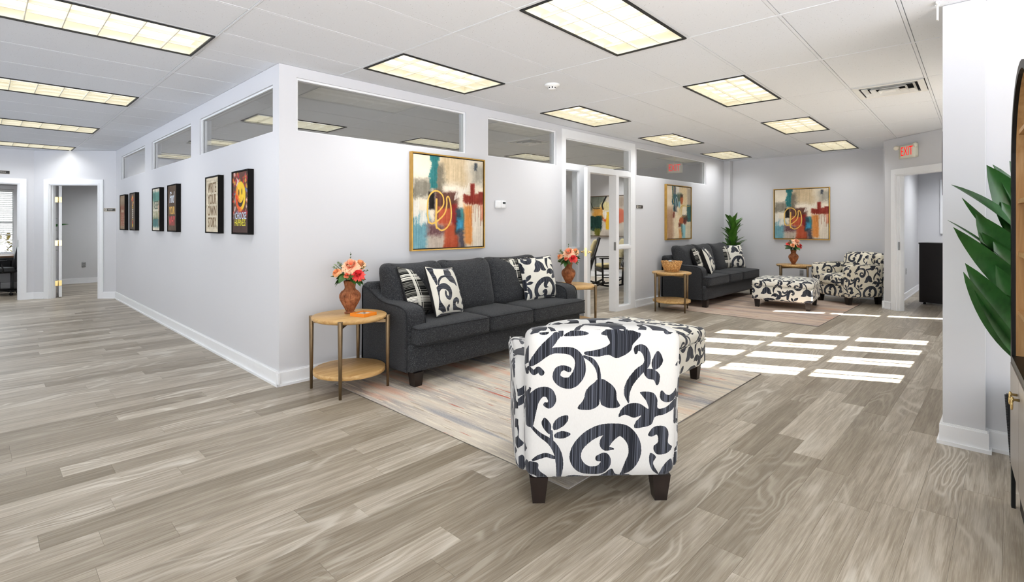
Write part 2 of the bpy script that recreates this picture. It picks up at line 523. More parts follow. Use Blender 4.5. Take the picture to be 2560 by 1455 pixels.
def plank_mat():
    t = NT('greige_plank')
    p = t.pos()
    r1 = t.add('ShaderNodeObjectInfo').outputs['Random']; r2 = t.add('ShaderNodeNewGeometry').outputs['Random Per Island']
    r = t.math('FRACT', t.math('ADD', t.math('MULTIPLY', r1, 7.31), t.math('MULTIPLY', r2, 3.77)))
    r_b = t.math('FRACT', t.math('MULTIPLY', r, 13.7)); r_c = t.math('FRACT', t.math('MULTIPLY', r, 57.1))
    off = t.add('ShaderNodeCombineXYZ', {0: t.math('MULTIPLY', r, 40.), 1: t.math('MULTIPLY', r_b, 30.), 2: t.math('MULTIPLY', r_c, 20.)}).outputs[0]
    v = t.add('ShaderNodeVectorMath', {0: p, 1: off}, operation='ADD').outputs[0]
    broad = t.noise(t.mapping(v, (1.5, 20., 1.)), 1., 5., .6, .6)
    streak = t.noise(t.mapping(v, (3., 90., 1.)), 1., 3., .6, .3)
    fine = t.noise(t.mapping(v, (9., 420., 1.)), 1., 2., .5)
    # cathedral grain: stretched rings around a wandering centre line
    wob = t.noise(t.mapping(v, (1.1, 2.5, 1.)), 1., 2.)
    sp = t.add('ShaderNodeSeparateXYZ', {0: v})
    gx = t.math('MULTIPLY', sp.outputs[0], 1.5)
    gy = t.math('ADD', t.math('MULTIPLY', sp.outputs[1], 9.), t.math('MULTIPLY', wob, 5.))
    gv = t.add('ShaderNodeCombineXYZ', {0: gx, 1: gy, 2: 0.}).outputs[0]
    cell = t.add('ShaderNodeTexVoronoi', {'Vector': gv, 'Scale': .55}, feature='SMOOTH_F1').outputs[0]
    ring = t.math('SINE', t.math('ADD', t.math('MULTIPLY', cell, 62.), t.math('MULTIPLY', broad, 6.)))
    ring = t.math('POWER', t.math('MULTIPLY', t.math('ADD', ring, 1.), .5), 3.)
    gate = t.ramp(t.noise(t.mapping(v, (.9, 3.2, 1.)), 1., 2.), [(.50, (0, 0, 0, 1)), (.62, (1, 1, 1, 1))])
    ring = t.math('MULTIPLY', ring, gate)
    base = t.ramp(broad, [(.28, rgb(150, 140, 126)), (.44, rgb(172, 162, 147)), (.56, rgb(190, 181, 167)), (.72, rgb(209, 202, 190))])
    base = t.mix(t.ramp(streak, [(.40, (0, 0, 0, 1)), (.68, (.8, .8, .8, 1))]), base, rgb(144, 132, 115))
    base = t.mix(t.math('MULTIPLY', t.ramp(fine, [(.5, (0, 0, 0, 1)), (.74, (1, 1, 1, 1))]), .5), base, rgb(216, 209, 197))
    base = t.mix(t.math('MULTIPLY', ring, .7), base, rgb(222, 217, 207))
    tone = t.mix(r_b, rgb(196, 190, 180), rgb(255, 254, 251))
    col = t.mix(1., base, tone, 'MULTIPLY')
    t.set(color=col, rough=t.math('ADD', .28, t.math('MULTIPLY', broad, .16)), spec=.45)
    t.bump(t.math('ADD', streak, ring), .06, .002)
    return t.m
M_PLANK = plank_mat()

def tile_mat():
    t = NT('acoustic_tile'); p = t.pos()
    v = t.add('ShaderNodeTexVoronoi', {'Vector': p, 'Scale': 55.}).outputs[0]
    n = t.noise(p, 26., 3.)
    hole = t.math('MULTIPLY', t.math('LESS_THAN', v, .13), t.math('GREATER_THAN', n, .52))
    c = t.mix(t.noise(p, 90., 2.), rgb(228, 231, 236), rgb(235, 238, 243))
    t.set(color=t.mix(hole, c, rgb(176, 178, 182)), rough=.95, spec=.05)
    t.bump(t.noise(p, 240., 2.), .12, .002)
    return t.m
M_TILE = tile_mat()
M_TBAR = plain('grid_white', rgb(230, 233, 238), .5, var=.01)

def oak_mat(name, a, b, c, sx=(1.2, 14., 14.)):
    t = NT(name); o = t.obj()
    n = t.noise(t.mapping(o, sx), 1.6, 4., .6, 1.2)
    n2 = t.noise(t.mapping(o, (sx[0] * 2, sx[1] * 9, sx[2] * 9)), 1., 2.)
    t.set(color=t.mix(t.math('MULTIPLY', n2, .35), t.ramp(n, [(.3, rgb(*a)), (.5, rgb(*b)), (.7, rgb(*c))]), rgb(*a)), rough=.42, spec=.35)
    return t.m
M_OAK = oak_mat('honey_oak', (178, 136, 82), (202, 164, 108), (218, 184, 132))
M_BRONZE = plain('bronze_metal', rgb(128, 108, 82), .38, metal=.75, var=.12)
M_SHELFW = oak_mat('shelf_wood', (188, 142, 88), (208, 165, 112), (222, 184, 132), (14., 14., 1.2))

def lamp_mat(name, c, e):
    t = NT(name); o = t.obj()
    n = t.noise(t.mapping(o, (2.2, 3.2, 1.)), 1.3, 1.)
    col = t.mix(t.ramp(n, [(.35, (0, 0, 0, 1)), (.65, (1, 1, 1, 1))]), c[0], c[1])
    t.set(color=(.8, .8, .8, 1), rough=.5, emit=col, estr=e)
    return t.m
M_LAMP = lamp_mat('lamp_diffuser', ((1.0, .92, .70, 1), (1.0, .97, .84, 1)), .53)
M_LAMPD = lamp_mat('lamp_diffuser_dim', ((1.0, 1.0, .97, 1), (.95, .95, .93, 1)), .47)
M_LOUVER = plain('louver_white', rgb(240, 235, 216), .35, var=.01)
M_LEAF = None
def leaf_mat(name, a, b, c):
    t = NT(name); o = t.obj(); p = t.pos()
    n = t.noise(p, 9., 2.); st = t.noise(t.mapping(p, (60, 60, 4)), 1., 2.)
    t.set(color=t.mix(t.math('MULTIPLY', st, .5), t.ramp(n, [(.3, rgb(*a)), (.6, rgb(*b))]), rgb(*c)), rough=.38, spec=.45)
    return t.m
M_LEAF = leaf_mat('plant_leaf', (26, 70, 30), (46, 104, 46), (78, 136, 68))
M_LEAFD = leaf_mat('bouquet_leaf', (28, 58, 24), (56, 98, 40), (84, 120, 58))
M_LEAFY = leaf_mat('far_plant_leaf', (30, 74, 20), (64, 116, 34), (104, 148, 56))
# ------------------------------------------------------------------ floor and its planks
PL, PW = 1.2192, 0.1524
FWD = Vector((math.cos(YAW), math.sin(YAW), 0)); RGT = Vector((math.sin(YAW), -math.cos(YAW), 0))
def to_view(x, y, z):
    p = Vector((x, y, z)) - CAM; d = p.dot(FWD)
    return d, p.dot(RGT), p.z
def screen_area(poly, z):
    pts = []
    for x, y in poly:
        d, l, h = to_view(x, y, z)
        if d < .35: return None
        pts.append((1280 + 1289 * l / d, 561.5 - 1289 * h / d))
    out = pts
    for ax, lim, sg in ((0, 0, 1), (0, 2560, -1), (1, 0, 1), (1, 1455, -1)):
        res = []
        for i in range(len(out)):
            a, b = out[i], out[(i + 1) % len(out)]
            da, db = (a[ax] - lim) * sg, (b[ax] - lim) * sg
            if da >= 0: res.append(a)
            if (da >= 0) != (db >= 0):
                t = da / (da - db); res.append((a[0] + (b[0] - a[0]) * t, a[1] + (b[1] - a[1]) * t))
        out = res
        if not out: return 0.
    return abs(sum(out[i][0] * out[(i + 1) % len(out)][1] - out[(i + 1) % len(out)][0] * out[i][1] for i in range(len(out)))) / 2

struct(MB().box(-45, 45, -45, 45, -.20, -.14).build('ground', plain('bounce_paving', rgb(158, 165, 176), .9)))  # unseen paving, added so that sunlight bounces up onto the ceiling
fl = MB().box(-7, 13, -9, 13.5, -.12, -.0035).build('floor', plain('subfloor', rgb(120, 110, 98), .7)); struct(fl)
def plank_poly(x0, x1, y0, y1):
    g = .0003
    return [(x0 + g, y0 + g), (x1 - g, y0 + g), (x1 - g, y1 - g), (x0 + g, y1 - g)]
pm = MB().prism(plank_poly(0, PL, 0, PW), -.0034, 0, inset=.0005).mesh('plank', M_PLANK)
cand = []
def hidden(x0, x1, y0, y1):
    # under the office away from its doorway, behind the far walls
    if x0 > .1 and y0 > .1: return not (4.0 < x0 < 9.6 and y1 < 4.2)
    return False
row = 0
for j in range(int((-7.2) / PW), int(11.4 / PW)):
    y0 = j * PW; r_ = random.Random(j * 77 + 5); x = -5.2 - r_.random() * PL
    while x < 12.0:
        x0 = max(x, -5.2)
        if not hidden(x0, x + PL, y0, y0 + PW):
            a = screen_area(plank_poly(x0, x + PL, y0, y0 + PW), 0)
            vis = a is None or a > 3 or (-2.6 < x0 < 9 and -6.8 < y0 < 1)
            if vis: cand.append((a or 0., x0, x + PL, y0))
        x += PL
def area_key(c):
    # planks wholly under rugs or out of frame are not worth an object each
    a, x0, x1, y0 = c
    if .36 < x0 and x1 < 3.2 and -2.8 < y0 < -.2: return a * .05
    if y0 > 0 and x0 > 0: return a * .1
    return a
cand.sort(key=lambda c: -area_key(c))
rest = MB()
for k, (a, x0, x1, y0) in enumerate(cand):
    if k < 298 and a > 100:
        if x1 - x0 > PL - 1e-4: link('plank', pm, fl, T(x0, y0, 0))
        else: MB().prism(plank_poly(0, x1 - x0, 0, PW), -.0034, 0, inset=.0005).build('plank', M_PLANK, fl, T(x0, y0, 0))
    else:
        rest.prism(plank_poly(x0, x1, y0, y0 + PW), -.0034, 0, inset=.0005)
stuff(rest.build('distant_planks', M_PLANK, fl))

# ------------------------------------------------------------------ ceiling
WY_OUT = -4.82
ce = MB().box(-7, 2.62, -9, 13.5, H + .16, H + .3).box(2.62, 13, WY_OUT, 13.5, H + .16, H + .3).build('ceiling', plain('plenum_grey', rgb(90, 90, 90), .9)); struct(ce)
def clip_poly(poly, x0, x1, y0, y1):
    out = poly
    for ax, lim, sg in ((0, x0, 1), (0, x1, -1), (1, y0, 1), (1, y1, -1)):
        res = []
        for i in range(len(out)):
            a, b = out[i], out[(i + 1) % len(out)]
            da, db = (a[ax] - lim) * sg, (b[ax] - lim) * sg
            if da >= 0: res.append(a)
            if (da >= 0) != (db >= 0):
                t = da / (da - db); res.append((a[0] + (b[0] - a[0]) * t, a[1] + (b[1] - a[1]) * t))
        out = res
        if len(out) < 3: return []
    return out
def parea(p): return sum(p[i][0] * p[(i + 1) % len(p)][1] - p[(i + 1) % len(p)][0] * p[i][1] for i in range(len(p))) / 2
TP = 1.2222
def ceiling_zone(ox, oy, th, py, zone, skip, out=.010, seen_only=True):
    """tiles and grid bars of one lay-in ceiling; (ox, oy) = centre of tile (0,0), th = turn, py = pitch"""
    c, s_ = math.cos(th), math.sin(th)
    def wp(u, v): return (ox + c * u - s_ * v, oy + s_ * u + c * v)
    q = .0125
    full = MB().prism([(-TP / 2 + q, -py / 2 + q), (TP / 2 - q, -py / 2 + q), (TP / 2 - q, py / 2 - q), (-TP / 2 + q, py / 2 - q)], .018, .003, inset=.004).mesh('ceiling_tile', M_TILE)
    for i in range(-9, 12):
        for j in range(-14, 20):
            if (i, j) in skip: continue
            u0, v0 = i * TP, j * py
            pol = [wp(u0 + a * (TP / 2 - q), v0 + b * (py / 2 - q)) for a, b in ((-1, -1), (1, -1), (1, 1), (-1, 1))]
            cl = clip_poly(pol, *zone)
            if not cl or parea(cl) < .004: continue
            a = screen_area(cl, H)
            ctr = wp(u0, v0); d, l, _ = to_view(ctr[0], ctr[1], H)
            if (a is None or a < 4) and (d < -3 or abs(l) > d * 1.5 + 4): continue
            if parea(cl) > parea(pol) - 1e-4:
                link('ceiling_tile', full, ce, T(ctr[0], ctr[1], H) @ Rz(th))
            else:
                MB().prism(cl, H + .018, H + .003, inset=.003).build('ceiling_tile', M_TILE, ce)
    bw = .0122
    def bar(u0, u1, v0, v1, zl=0.):
        cl = clip_poly([wp(u0, v0), wp(u1, v0), wp(u1, v1), wp(u0, v1)], *zone)
        if cl and parea(cl) > .002: MB().prism(cl, H + .02, H + .0015 + zl).build('grid_bar', M_TBAR, ce)
    for i in range(-9, 12): bar((i + .5) * TP - bw, (i + .5) * TP + bw, -14.5 * py, 19.5 * py)
    for j in range(-14, 20):
        for i in range(-9, 12): pass
        bar(-9.5 * TP, 11.5 * TP, (j + .5) * py - bw * .8, (j + .5) * py + bw * .8, .0008)
    return wp
# right-hand zone over the lounge, turned a little against the partition
TH = .033
R_SKIP = {(2 * k, 0) for k in range(4)} | {(2 * k, -3) for k in range(4)} | {(3, -5)}
wpR = ceiling_zone(1.178, -.652, TH, .605, (-.555, 9.55, -4.72, .05), R_SKIP)
# left-hand zone along the poster wall
LP = .6435
L_SKIP = {(0, 4 * k) for k in range(-1, 4)}
wpL = ceiling_zone(-1.166, .014, 0., LP, (-4.8, -.555, -7.0, 8.52), L_SKIP)
wpL2 = ceiling_zone(-1.166, .014, 0., LP, (-.555, .05, .05, 8.0), set())
# office
O_SKIP = {(2 * i, 4 * j) for i in range(4) for j in range(0, 2)} | {(3, -2), (0, 8), (2, 8)}
wpO = ceiling_zone(1.22, 2.52, 0., .61, (.05, 9.55, .05, 7.9), O_SKIP)
def half_tile(wp, i, j, py, th, u0, u1):
    q = .0125
    MB().prism([wp(i * TP + u0, j * py - py / 2 + q), wp(i * TP + u1, j * py - py / 2 + q), wp(i * TP + u1, j * py + py / 2 - q), wp(i * TP + u0, j * py + py / 2 - q)], H + .018, H + .003, inset=.003).build('ceiling_tile', M_TILE, ce)
half_tile(wpR, 3, -5, .605, TH, .0, TP / 2 - .0125)
half_tile(wpO, 3, -2, .61, 0, .0, TP / 2 - .0125)
# flat lids over the side rooms
MB().box(-4.8, 2., 8.52, 13., H, H + .05).build('ceiling_board', M_TILE, ce)
MB().box(9.55, 12.3, -5., 8., H, H + .05).build('ceiling_board', M_TILE, ce)

# ------------------------------------------------------------------ walls
ZT = 2.165; ZB = 2.175; TW = .12
wa = MB()
wa.box(0, TW, 0, 7.45, 0, ZT)
wa.box(0, TW, 0, 7.45, 2.575, H)
A_POST = [(0, .131), (2.25, 2.60), (4.62, 5.06), (6.95, 7.45)]
for a, b in A_POST: wa.box(0, TW, a, b, ZT, 2.575)
struct(wa.build('wall_left', M_WALL))
wb = MB()
DX0, DX1 = 3.82, 5.74
wb.box(TW, DX0, 0, TW, 0, ZB); wb.box(DX1, 9.55, 0, TW, 0, ZB)
wb.box(TW, 9.55, 0, TW, 2.64, H)
B_POST = [(TW, .15), (2.081, 2.424), (3.70, DX0), (DX1, 5.79), (8.50, 9.55)]
for a, b in B_POST: wb.box(a, b, 0, TW, ZB, 2.64)
struct(wb.build('wall_back', M_WALL))
struct(MB().box(9.55, 9.67, -2.95, 8.0, 0, H).build('wall_far', M_WALL))
struct(MB().box(9.40, 9.55, -.13, 0, 0, H).build('wall_corner_pier', M_WALL))
# right: partition behind the far chair, angled wall with the exit opening, window wall, near wall end
struct(MB().box(8.52, 12.0, -3.05, -2.95, 0, H).build('wall_side', M_WALL))
E0 = Vector((8.5, -2.97, 0)); EA = math.atan2(-.724, -.69)     # along the angled wall, towards the camera
ME = T(E0.x, E0.y, 0) @ Rz(EA)                                  # local x along the wall, local -y faces the lounge
EO0, EO1, EOZ = .235, 1.17, 2.15
we = MB()
we.box(0, EO0, 0, .12, 0, H, M=ME); we.box(EO1, 2.45, 0, .12, 0, H, M=ME); we.box(EO0, EO1, 0, .12, EOZ, H, M=ME)
struct(we.build('wall_angled_right', M_WALL))
struct(MB().box(11.88, 12.0, -5., -3.05, 0, H).build('wall_side_room', M_WALL))
WY = -4.70
WINS = [(4.229, 4.601), (4.902, 5.26), (5.554, 5.875), (6.174, 6.51)]
SIDEW = (8.36, 8.56)
ww = MB(); WZ0, WZ1 = .69, 2.22
ww.box(2.62, 12.0, WY - .12, WY, 0, WZ0); ww.box(2.62, 12.0, WY - .12, WY, WZ1, H)
xs = [2.62] + [v for w in WINS + [SIDEW] for v in w] + [12.0]
for i in range(0, len(xs), 2): ww.box(xs[i], xs[i + 1], WY - .12, WY, WZ0, WZ1)
struct(ww.build('wall_window', M_WALL))
wd = MB().box(2.50, 2.62, -8.5, -4.30, 0, H)
struct(wd.build('wall_right', M_WALL))
struct(MB().box(2.43, 2.64, -4.335, -4.138, 0, H).build('wall_right_column', M_WALL))
# left end
ML = T(0, 7.45, 0) @ Rz(math.atan2(.69, -.724))                 # local x from the poster wall to the left, +y faces away from camera? (see below)
wl = MB()
# local +y of ML points to (-.69,-.724) = towards the camera, so the wall body lies at local y < 0
LO0, LO1, LOZ = .315, 1.19, 2.107
wl.box(0, LO0, -.12, 0, 0, H, M=ML); wl.box(LO1, 1.46, -.12, 0, 0, H, M=ML); wl.box(LO0, LO1, -.12, 0, LOZ, H, M=ML)
struct(wl.build('wall_angled_left', M_WALL))
wf = MB()
wf.box(-1.25, -1.03, 8.46, 8.58, 0, H); wf.box(-2.15, -1.25, 8.46, 8.58, 2.11, H); wf.box(-6, -2.15, 8.46, 8.58, 0, H)
struct(wf.build('wall_left_end', M_WALL))
M_WALLG = wall_mat('wall_paint_side_room', (214, 214, 216))
struct(MB().box(-1.13, -1.02, 8.58, 11.1, 0, H).build('wall_divider', M_WALLG))
struct(MB().box(-1.02, 2.2, 11.12, 11.24, 0, H).build('wall_room_end', M_WALLG))
struct(MB().box(2.1, 2.2, 7.45, 11.12, 0, H).build('wall_room_right', M_WALLG))
w2 = MB()
w2.box(-6, -2.3, 11.0, 11.12, 0, H); w2.box(-1.22, -1.02, 11.0, 11.12, 0, H); w2.box(-2.3, -1.22, 11.0, 11.12, 0, .74); w2.box(-2.3, -1.22, 11.0, 11.12, 2.12, H)
struct(w2.build('wall_study', M_WALLG))
struct(MB().box(.12, 9.55, 7.9, 8.0, 0, H).build('wall_office_end', M_WALL))
struct(MB().box(-5.1, -4.98, -9, 8.46, 0, .95).box(-5.1, -4.98, -9, 8.46, 2.3, H).box(-5.1, -4.98, -9, -8, .95, 2.3).box(-5.1, -4.98, 1.0, 1.8, .95, 2.3).box(-5.1, -4.98, 7.4, 8.46, .95, 2.3).build('wall_added_left', M_WALL))  # unseen wall added to cut sky light from the left; openings let some in
struct(MB().box(-6.1, -6, 8.58, 11.1, 0, H).build('wall_study_left', M_WALLG))

# baseboards with shoe moulding
def baseboard(name, runs, h=.125):
    m = MB()
    for (x0, y0), (x1, y1) in runs:
        L = math.hypot(x1 - x0, y1 - y0); Mx = T(x0, y0, 0) @ Rz(math.atan2(y1 - y0, x1 - x0))
        # room lies on local -y
        m.prism([(0, -.016), (L, -.016), (L, 0), (0, 0)], .0, h - .012, M=Mx)
        m.prism([(0, -.009), (L, -.009), (L, 0), (0, 0)], h - .012, h, M=Mx)
        m.prism([(0, -.028), (L, -.028), (L, -.016), (0, -.016)], .0, .020, M=Mx)
    return struct(m.build(name, M_TRIM))
baseboard('baseboard_left', [((0, 7.45), (0, -.028))])
baseboard('baseboard_back', [((-.028, 0), (DX0, 0)), ((DX1, 0), (9.40, 0))])
baseboard('baseboard_far', [((9.55, -.12), (9.55, -2.95))])
def ew(u, v=0.): return tuple((ME @ Vector((u, v, 0))).xy)
def lw(u, v=0.): return tuple((ML @ Vector((u, v, 0))).xy)
def Lrun(a, b): return (lw(b), lw(a))
baseboard('baseboard_angled_left', [Lrun(.0, LO0 - .09), Lrun(LO1 + .09, 1.46)])
baseboard('baseboard_left_end', [((-1.16, 8.46), (-1.05, 8.46))])
baseboard('baseboard_room_end', [((-1.0, 11.12), (2.1, 11.12))])
baseboard('baseboard_study', [((-6, 11.0), (-1.14, 11.0))])
baseboard('baseboard_side_room', [((11.88, -3.05), (11.88, -5.0)), ((12.0, -3.05), (8.6, -3.05))][:1])
m_ = MB()
baseboard('baseboard_right', [((2.50, -4.33), (2.50, -8.0))])
struct(MB().box(2.414, 2.655, -4.351, -4.122, 0, .118).box(2.421, 2.65, -4.344, -4.129, .118, .130).box(2.402, 2.655, -4.363, -4.110, 0, .0215).build('baseboard_column', M_TRIM))
baseboard('baseboard_office', [((9.55, 7.9), (9.55, .12))])
baseboard('baseboard_angled_right', [(ew(-.02), ew(EO0 - .10))])
# side-room skirting on the partition (faces -y)
struct(MB().box(8.62, 11.88, -3.066, -3.05, 0, .115).box(8.62, 11.88, -3.078, -3.066, 0, .02).build('baseboard_partition', M_TRIM))
struct(MB().box(8.482, 8.52, -3.0, -2.935, 0, .12).build('baseboard_wall_end', M_TRIM))

# ------------------------------------------------------------------ interior clerestory windows
wn = 0
def clerestory(x0, x1, z0, z1, axis):
    global wn
    wn += 1
    f = MB(); t = .018
    def bx(a0, a1, d0, d1, c0, c1):
        if axis == 'x': f.box(a0, a1, d0, d1, c0, c1)
        else: f.box(d0, d1, a0, a1, c0, c1)
    for d0, d1 in ((.018, .036), (.046, .07)):
        bx(x0, x1, d0, d1, z1 - t, z1); bx(x0, x1, d0, d1, z0, z0 + t * .6)
        bx(x0, x0 + t, d0, d1, z0 + t * .6, z1 - t); bx(x1 - t, x1, d0, d1, z0 + t * .6, z1 - t)
    o = struct(f.build('window_%d' % wn, M_TRIM))
    g = MB()
    if axis == 'x': g.box(x0 + .002, x1 - .002, .038, .044, z0 + .002, z1 - .002)
    else: g.box(.038, .044, x0 + .002, x1 - .002, z0 + .002, z1 - .002)
    g.build('pane', M_GLASS, o)
for (a, b), (c, d) in zip(A_POST[:-1], A_POST[1:]): clerestory(b, c, ZT, 2.575, 'y')
clerestory(.15, 2.081, ZB, 2.64, 'x'); clerestory(2.424, 3.70, ZB, 2.64, 'x'); clerestory(5.79, 8.50, ZB, 2.64, 'x')

# window wall towards the street: tall narrow lights
for (a, b) in WINS + [SIDEW]:
    wn += 1
    f = MB(); y0, y1 = WY - .085, WY - .035; t = .012
    f.box(a, a + t, y0, y1, WZ0, WZ1); f.box(b - t, b, y0, y1, WZ0, WZ1)
    f.box(a + t, b - t, y0, y1, WZ0, WZ0 + .012); f.box(a + t, b - t, y0, y1, WZ1 - .012, WZ1)
    m = (a + b) / 2
    for z in (1.218, 1.704): f.box(a + t, b - t, y0, y1, z - .018, z + .018)
    for z0, z1 in ((WZ0 + .012, 1.2), (1.236, 1.686), (1.722, WZ1 - .012)): f.box(m - .009, m + .009, y0 + .015, y1 - .015, z0, z1)
    o = struct(f.build('window_%d' % wn, M_TRIM))
    MB().box(a + .002, b - .002, WY - .064, WY - .058, WZ0 + .002, WZ1 - .002).build('pane', M_GLASS, o)
# ------------------------------------------------------------------ doors
def casing(m, x0, x1, z1, y, M, w=.09, t=.016, left=True, right=True):
    """casing on the face at local y (towards -y)"""
    if left: m.box(x0 - w, x0, y - t, y, 0, z1 + w, M=M)
    if right: m.box(x1, x1 + w, y - t, y, 0, z1 + w, M=M)
    m.box(x0, x1, y - t, y, z1, z1 + w, M=M)
    # inner bead
    if left: m.box(x0 - .022, x0 - .004, y - t - .007, y - t, 0, z1 + .022, M=M)
    if right: m.box(x1 + .004, x1 + .022, y - t - .007, y - t, 0, z1 + .022, M=M)
def jambs(m, x0, x1, z1, y0, y1, M, t=.018):
    m.box(x0, x0 + t, y0, y1, 0, z1, M=M); m.box(x1 - t, x1, y0, y1, 0, z1, M=M); m.box(x0 + t, x1 - t, y0, y1, z1 - t, z1, M=M)
    s = (y0 + y1) / 2
    m.box(x0 + t, x0 + t + .012, s - .018, s + .018, 0, z1 - t, M=M); m.box(x1 - t - .012, x1 - t, s - .018, s + .018, 0, z1 - t, M=M)

# door 1: angled wall at the left end; mirror the ML frame so that local -y faces the camera
ML2 = T(*lw(0), 0) @ Rz(math.atan2(.69, -.724)) @ Matrix.Diagonal((1, -1, 1, 1))
class MBm(MB):
    """builder for a mirrored frame: keeps faces outward"""
    def add(s, vs, fs, smooth=False, mi=0, M=None):
        return MB.add(s, vs, [tuple(reversed(f)) for f in fs] if M is not None and M.determinant() < 0 else fs, smooth, mi, M)
d = MBm(); casing(d, LO0, LO1, LOZ, 0, ML2); jambs(d, LO0, LO1, LOZ, 0.001, .119, ML2)
door1 = struct(d.build('door_1', M_TRIM))
hp = ML2 @ Vector((LO1 - .022, .06, 0))
LA = math.radians(86.5)
leaf1 = MB().box(0, .80, -.0225, .0225, .012, LOZ - .022).build('door_leaf', M_TRIM, door1, T(hp.x + .10, hp.y + .04, 0) @ Rz(LA))
for z in (.27, 1.02, 1.83):
    h = MB()
    h.box(-.006, -.001, -.021, .021, z - .05, z + .05); h.tube([(-.008, .030, z - .052), (-.008, .030, z + .052)], .0075, 8)
    h.box(-.012, -.004, .034, .085, z - .05, z + .05)
    h.build('hinge', M_BRASS, leaf1)
# door 2: partition entrance of the office with sidelights and a transom
d = MB()
Y0, Y1 = -.006, .126
def dbx(x0, x1, z0, z1, y0=Y0, y1=Y1): d.box(x0, x1, y0, y1, z0, z1)
dbx(DX0, 3.905, 0, 2.69); dbx(5.60, DX1, 0, 2.69); dbx(3.905, 5.60, 2.57, 2.69)
dbx(3.905, 5.60, 2.135, 2.215)
HX0, HX1 = 4.40, 5.17
dbx(4.215, HX0, 0, 2.135); dbx(HX1, 5.25, 0, 2.135)
dbx(3.905, 4.215, 0, .07); dbx(5.25, 5.60, 0, .07); dbx(3.905, 4.215, .985, 1.035); dbx(5.25, 5.60, .985, 1.035)
# glazing beads
for x0, x1, z0, z1 in ((3.905, 4.215, .07, .985), (3.905, 4.215, 1.035, 2.135), (5.25, 5.60, .07, .985), (5.25, 5.60, 1.035, 2.135), (3.905, 5.60, 2.215, 2.57)):
    for a, b, c, e in ((x0, x0 + .014, z0, z1), (x1 - .014, x1, z0, z1), (x0 + .014, x1 - .014, z0, z0 + .014), (x0 + .014, x1 - .014, z1 - .014, z1)):
        dbx(a, b, c, e, .018, .034)
door2 = struct(d.build('door_2', M_TRIM))
for x0, x1, z0, z1 in ((3.905, 4.215, .07, .985), (3.905, 4.215, 1.035, 2.135), (5.25, 5.60, .07, .985), (5.25, 5.60, 1.035, 2.135), (3.905, 5.60, 2.215, 2.57)):
    MB().box(x0 - .002, x1 + .002, .036, .042, z0 - .002, z1 + .002).build('pane', M_GLASS, door2)
DA = math.atan2(-.535, -.845)
leaf2 = MB().box(0, .75, -.0225, .0225, .012, 2.115).build('door_leaf', M_TRIM, door2, T(HX0 + .012, -.030, 0) @ Rz(DA))
for sg in (-1, 1):
    h = MB()
    h.lathe([(.026, 0), (.030, .003), (.028, .008), (.014, .012), (.011, .03), (.013, .046)], 20, M=T(.69, sg * .0225, 1.005) @ Rx(-sg * PI / 2))
    h.tube([(.69, sg * .060, 1.005), (.66, sg * .066, 1.006), (.62, sg * .066, 1.004), (.575, sg * .063, 1.001)], [.010, .0095, .0085, .007], 10)
    h.build('door_handle', M_BRASS, leaf2)
MB().box(.7503, .7525, -.013, .013, .95, 1.06).box(.7525, .760, -.007, .007, .99, 1.02).build('latch_plate', M_BRASS, leaf2)
MB().box(HX1 - .003, HX1, -.002, .035, .96, 1.09).build('strike_plate', M_STEEL, door2)
# door 3: opening with the exit sign above
d = MB(); casing(d, EO0, EO1, EOZ, 0, ME); jambs(d, EO0, EO1, EOZ, .001, .119, ME)
door3 = struct(d.build('door_3', M_TRIM))
MB().box(EO0 + .018, EO0 + .021, .012, .042, .96, 1.09, M=ME).box(EO0 + .021, EO0 + .0225, .02, .034, 1.0, 1.05, M=ME).build('strike_plate', M_STEEL, door3)
# door 4: study opening at the far left
d = MB(); MI = T(0, 8.46, 0); casing(d, -2.15, -1.25, 2.11, 0, MI); jambs(d, -2.15, -1.25, 2.11, .001, .119, MI)
door4 = struct(d.build('door_4', M_TRIM))
MB().box(-1.2715, -1.268, 8.475, 8.505, .96, 1.09).build('strike_plate', M_BLACK, door4)
# study window with a blind
d = MB(); d.box(-2.36, -2.3, 10.965, 11.02, .70, 2.20); d.box(-1.24, -1.16, 10.965, 10.999, .70, 2.20); d.box(-2.3, -1.24, 10.965, 10.999, 2.12, 2.20); d.box(-2.38, -1.15, 10.94, 10.999, .66, .70)
d.box(-2.3, -2.26, 11.03, 11.07, .74, 2.12); d.box(-1.262, -1.222, 11.03, 11.07, .74, 2.12); d.box(-2.26, -1.262, 11.03, 11.07, .74, .78); d.box(-2.26, -1.262, 11.03, 11.07, 2.08, 2.12); d.box(-2.26, -1.262, 11.03, 11.07, 1.40, 1.44)
wn += 1; sw = struct(d.build('window_%d' % wn, M_TRIM))
MB().box(-2.26, -1.262, 11.047, 11.053, .78, 1.40).box(-2.26, -1.262, 11.047, 11.053, 1.44, 2.08).build('pane', M_GLASS, sw)
bl = thing('window_blind', 'white slatted blind pulled halfway down the study window', 'blind', (-1.76, 10.99, 0))
MB().box(-.51, .51, -.01, .03, 2.06, 2.11).build('head_rail', M_METALW, bl)
sl = MB().box(-.505, .505, -.022, .022, -.001, .001, M=Rx(.42)).mesh('slat', M_METALW)
for k in range(22): link('slat', sl, bl, T(0, .005, 2.035 - k * .040))
MB().box(-.505, .505, -.02, .02, 1.135, 1.16).build('bottom_rail', M_METALW, bl)
cdm = MB()
for x in (-.36, .36): cdm.tube([(x, -.018, 1.15), (x, -.018, 2.07)], .0015, 5)
stuff(cdm.build('ladder_cords', M_METALW, bl))

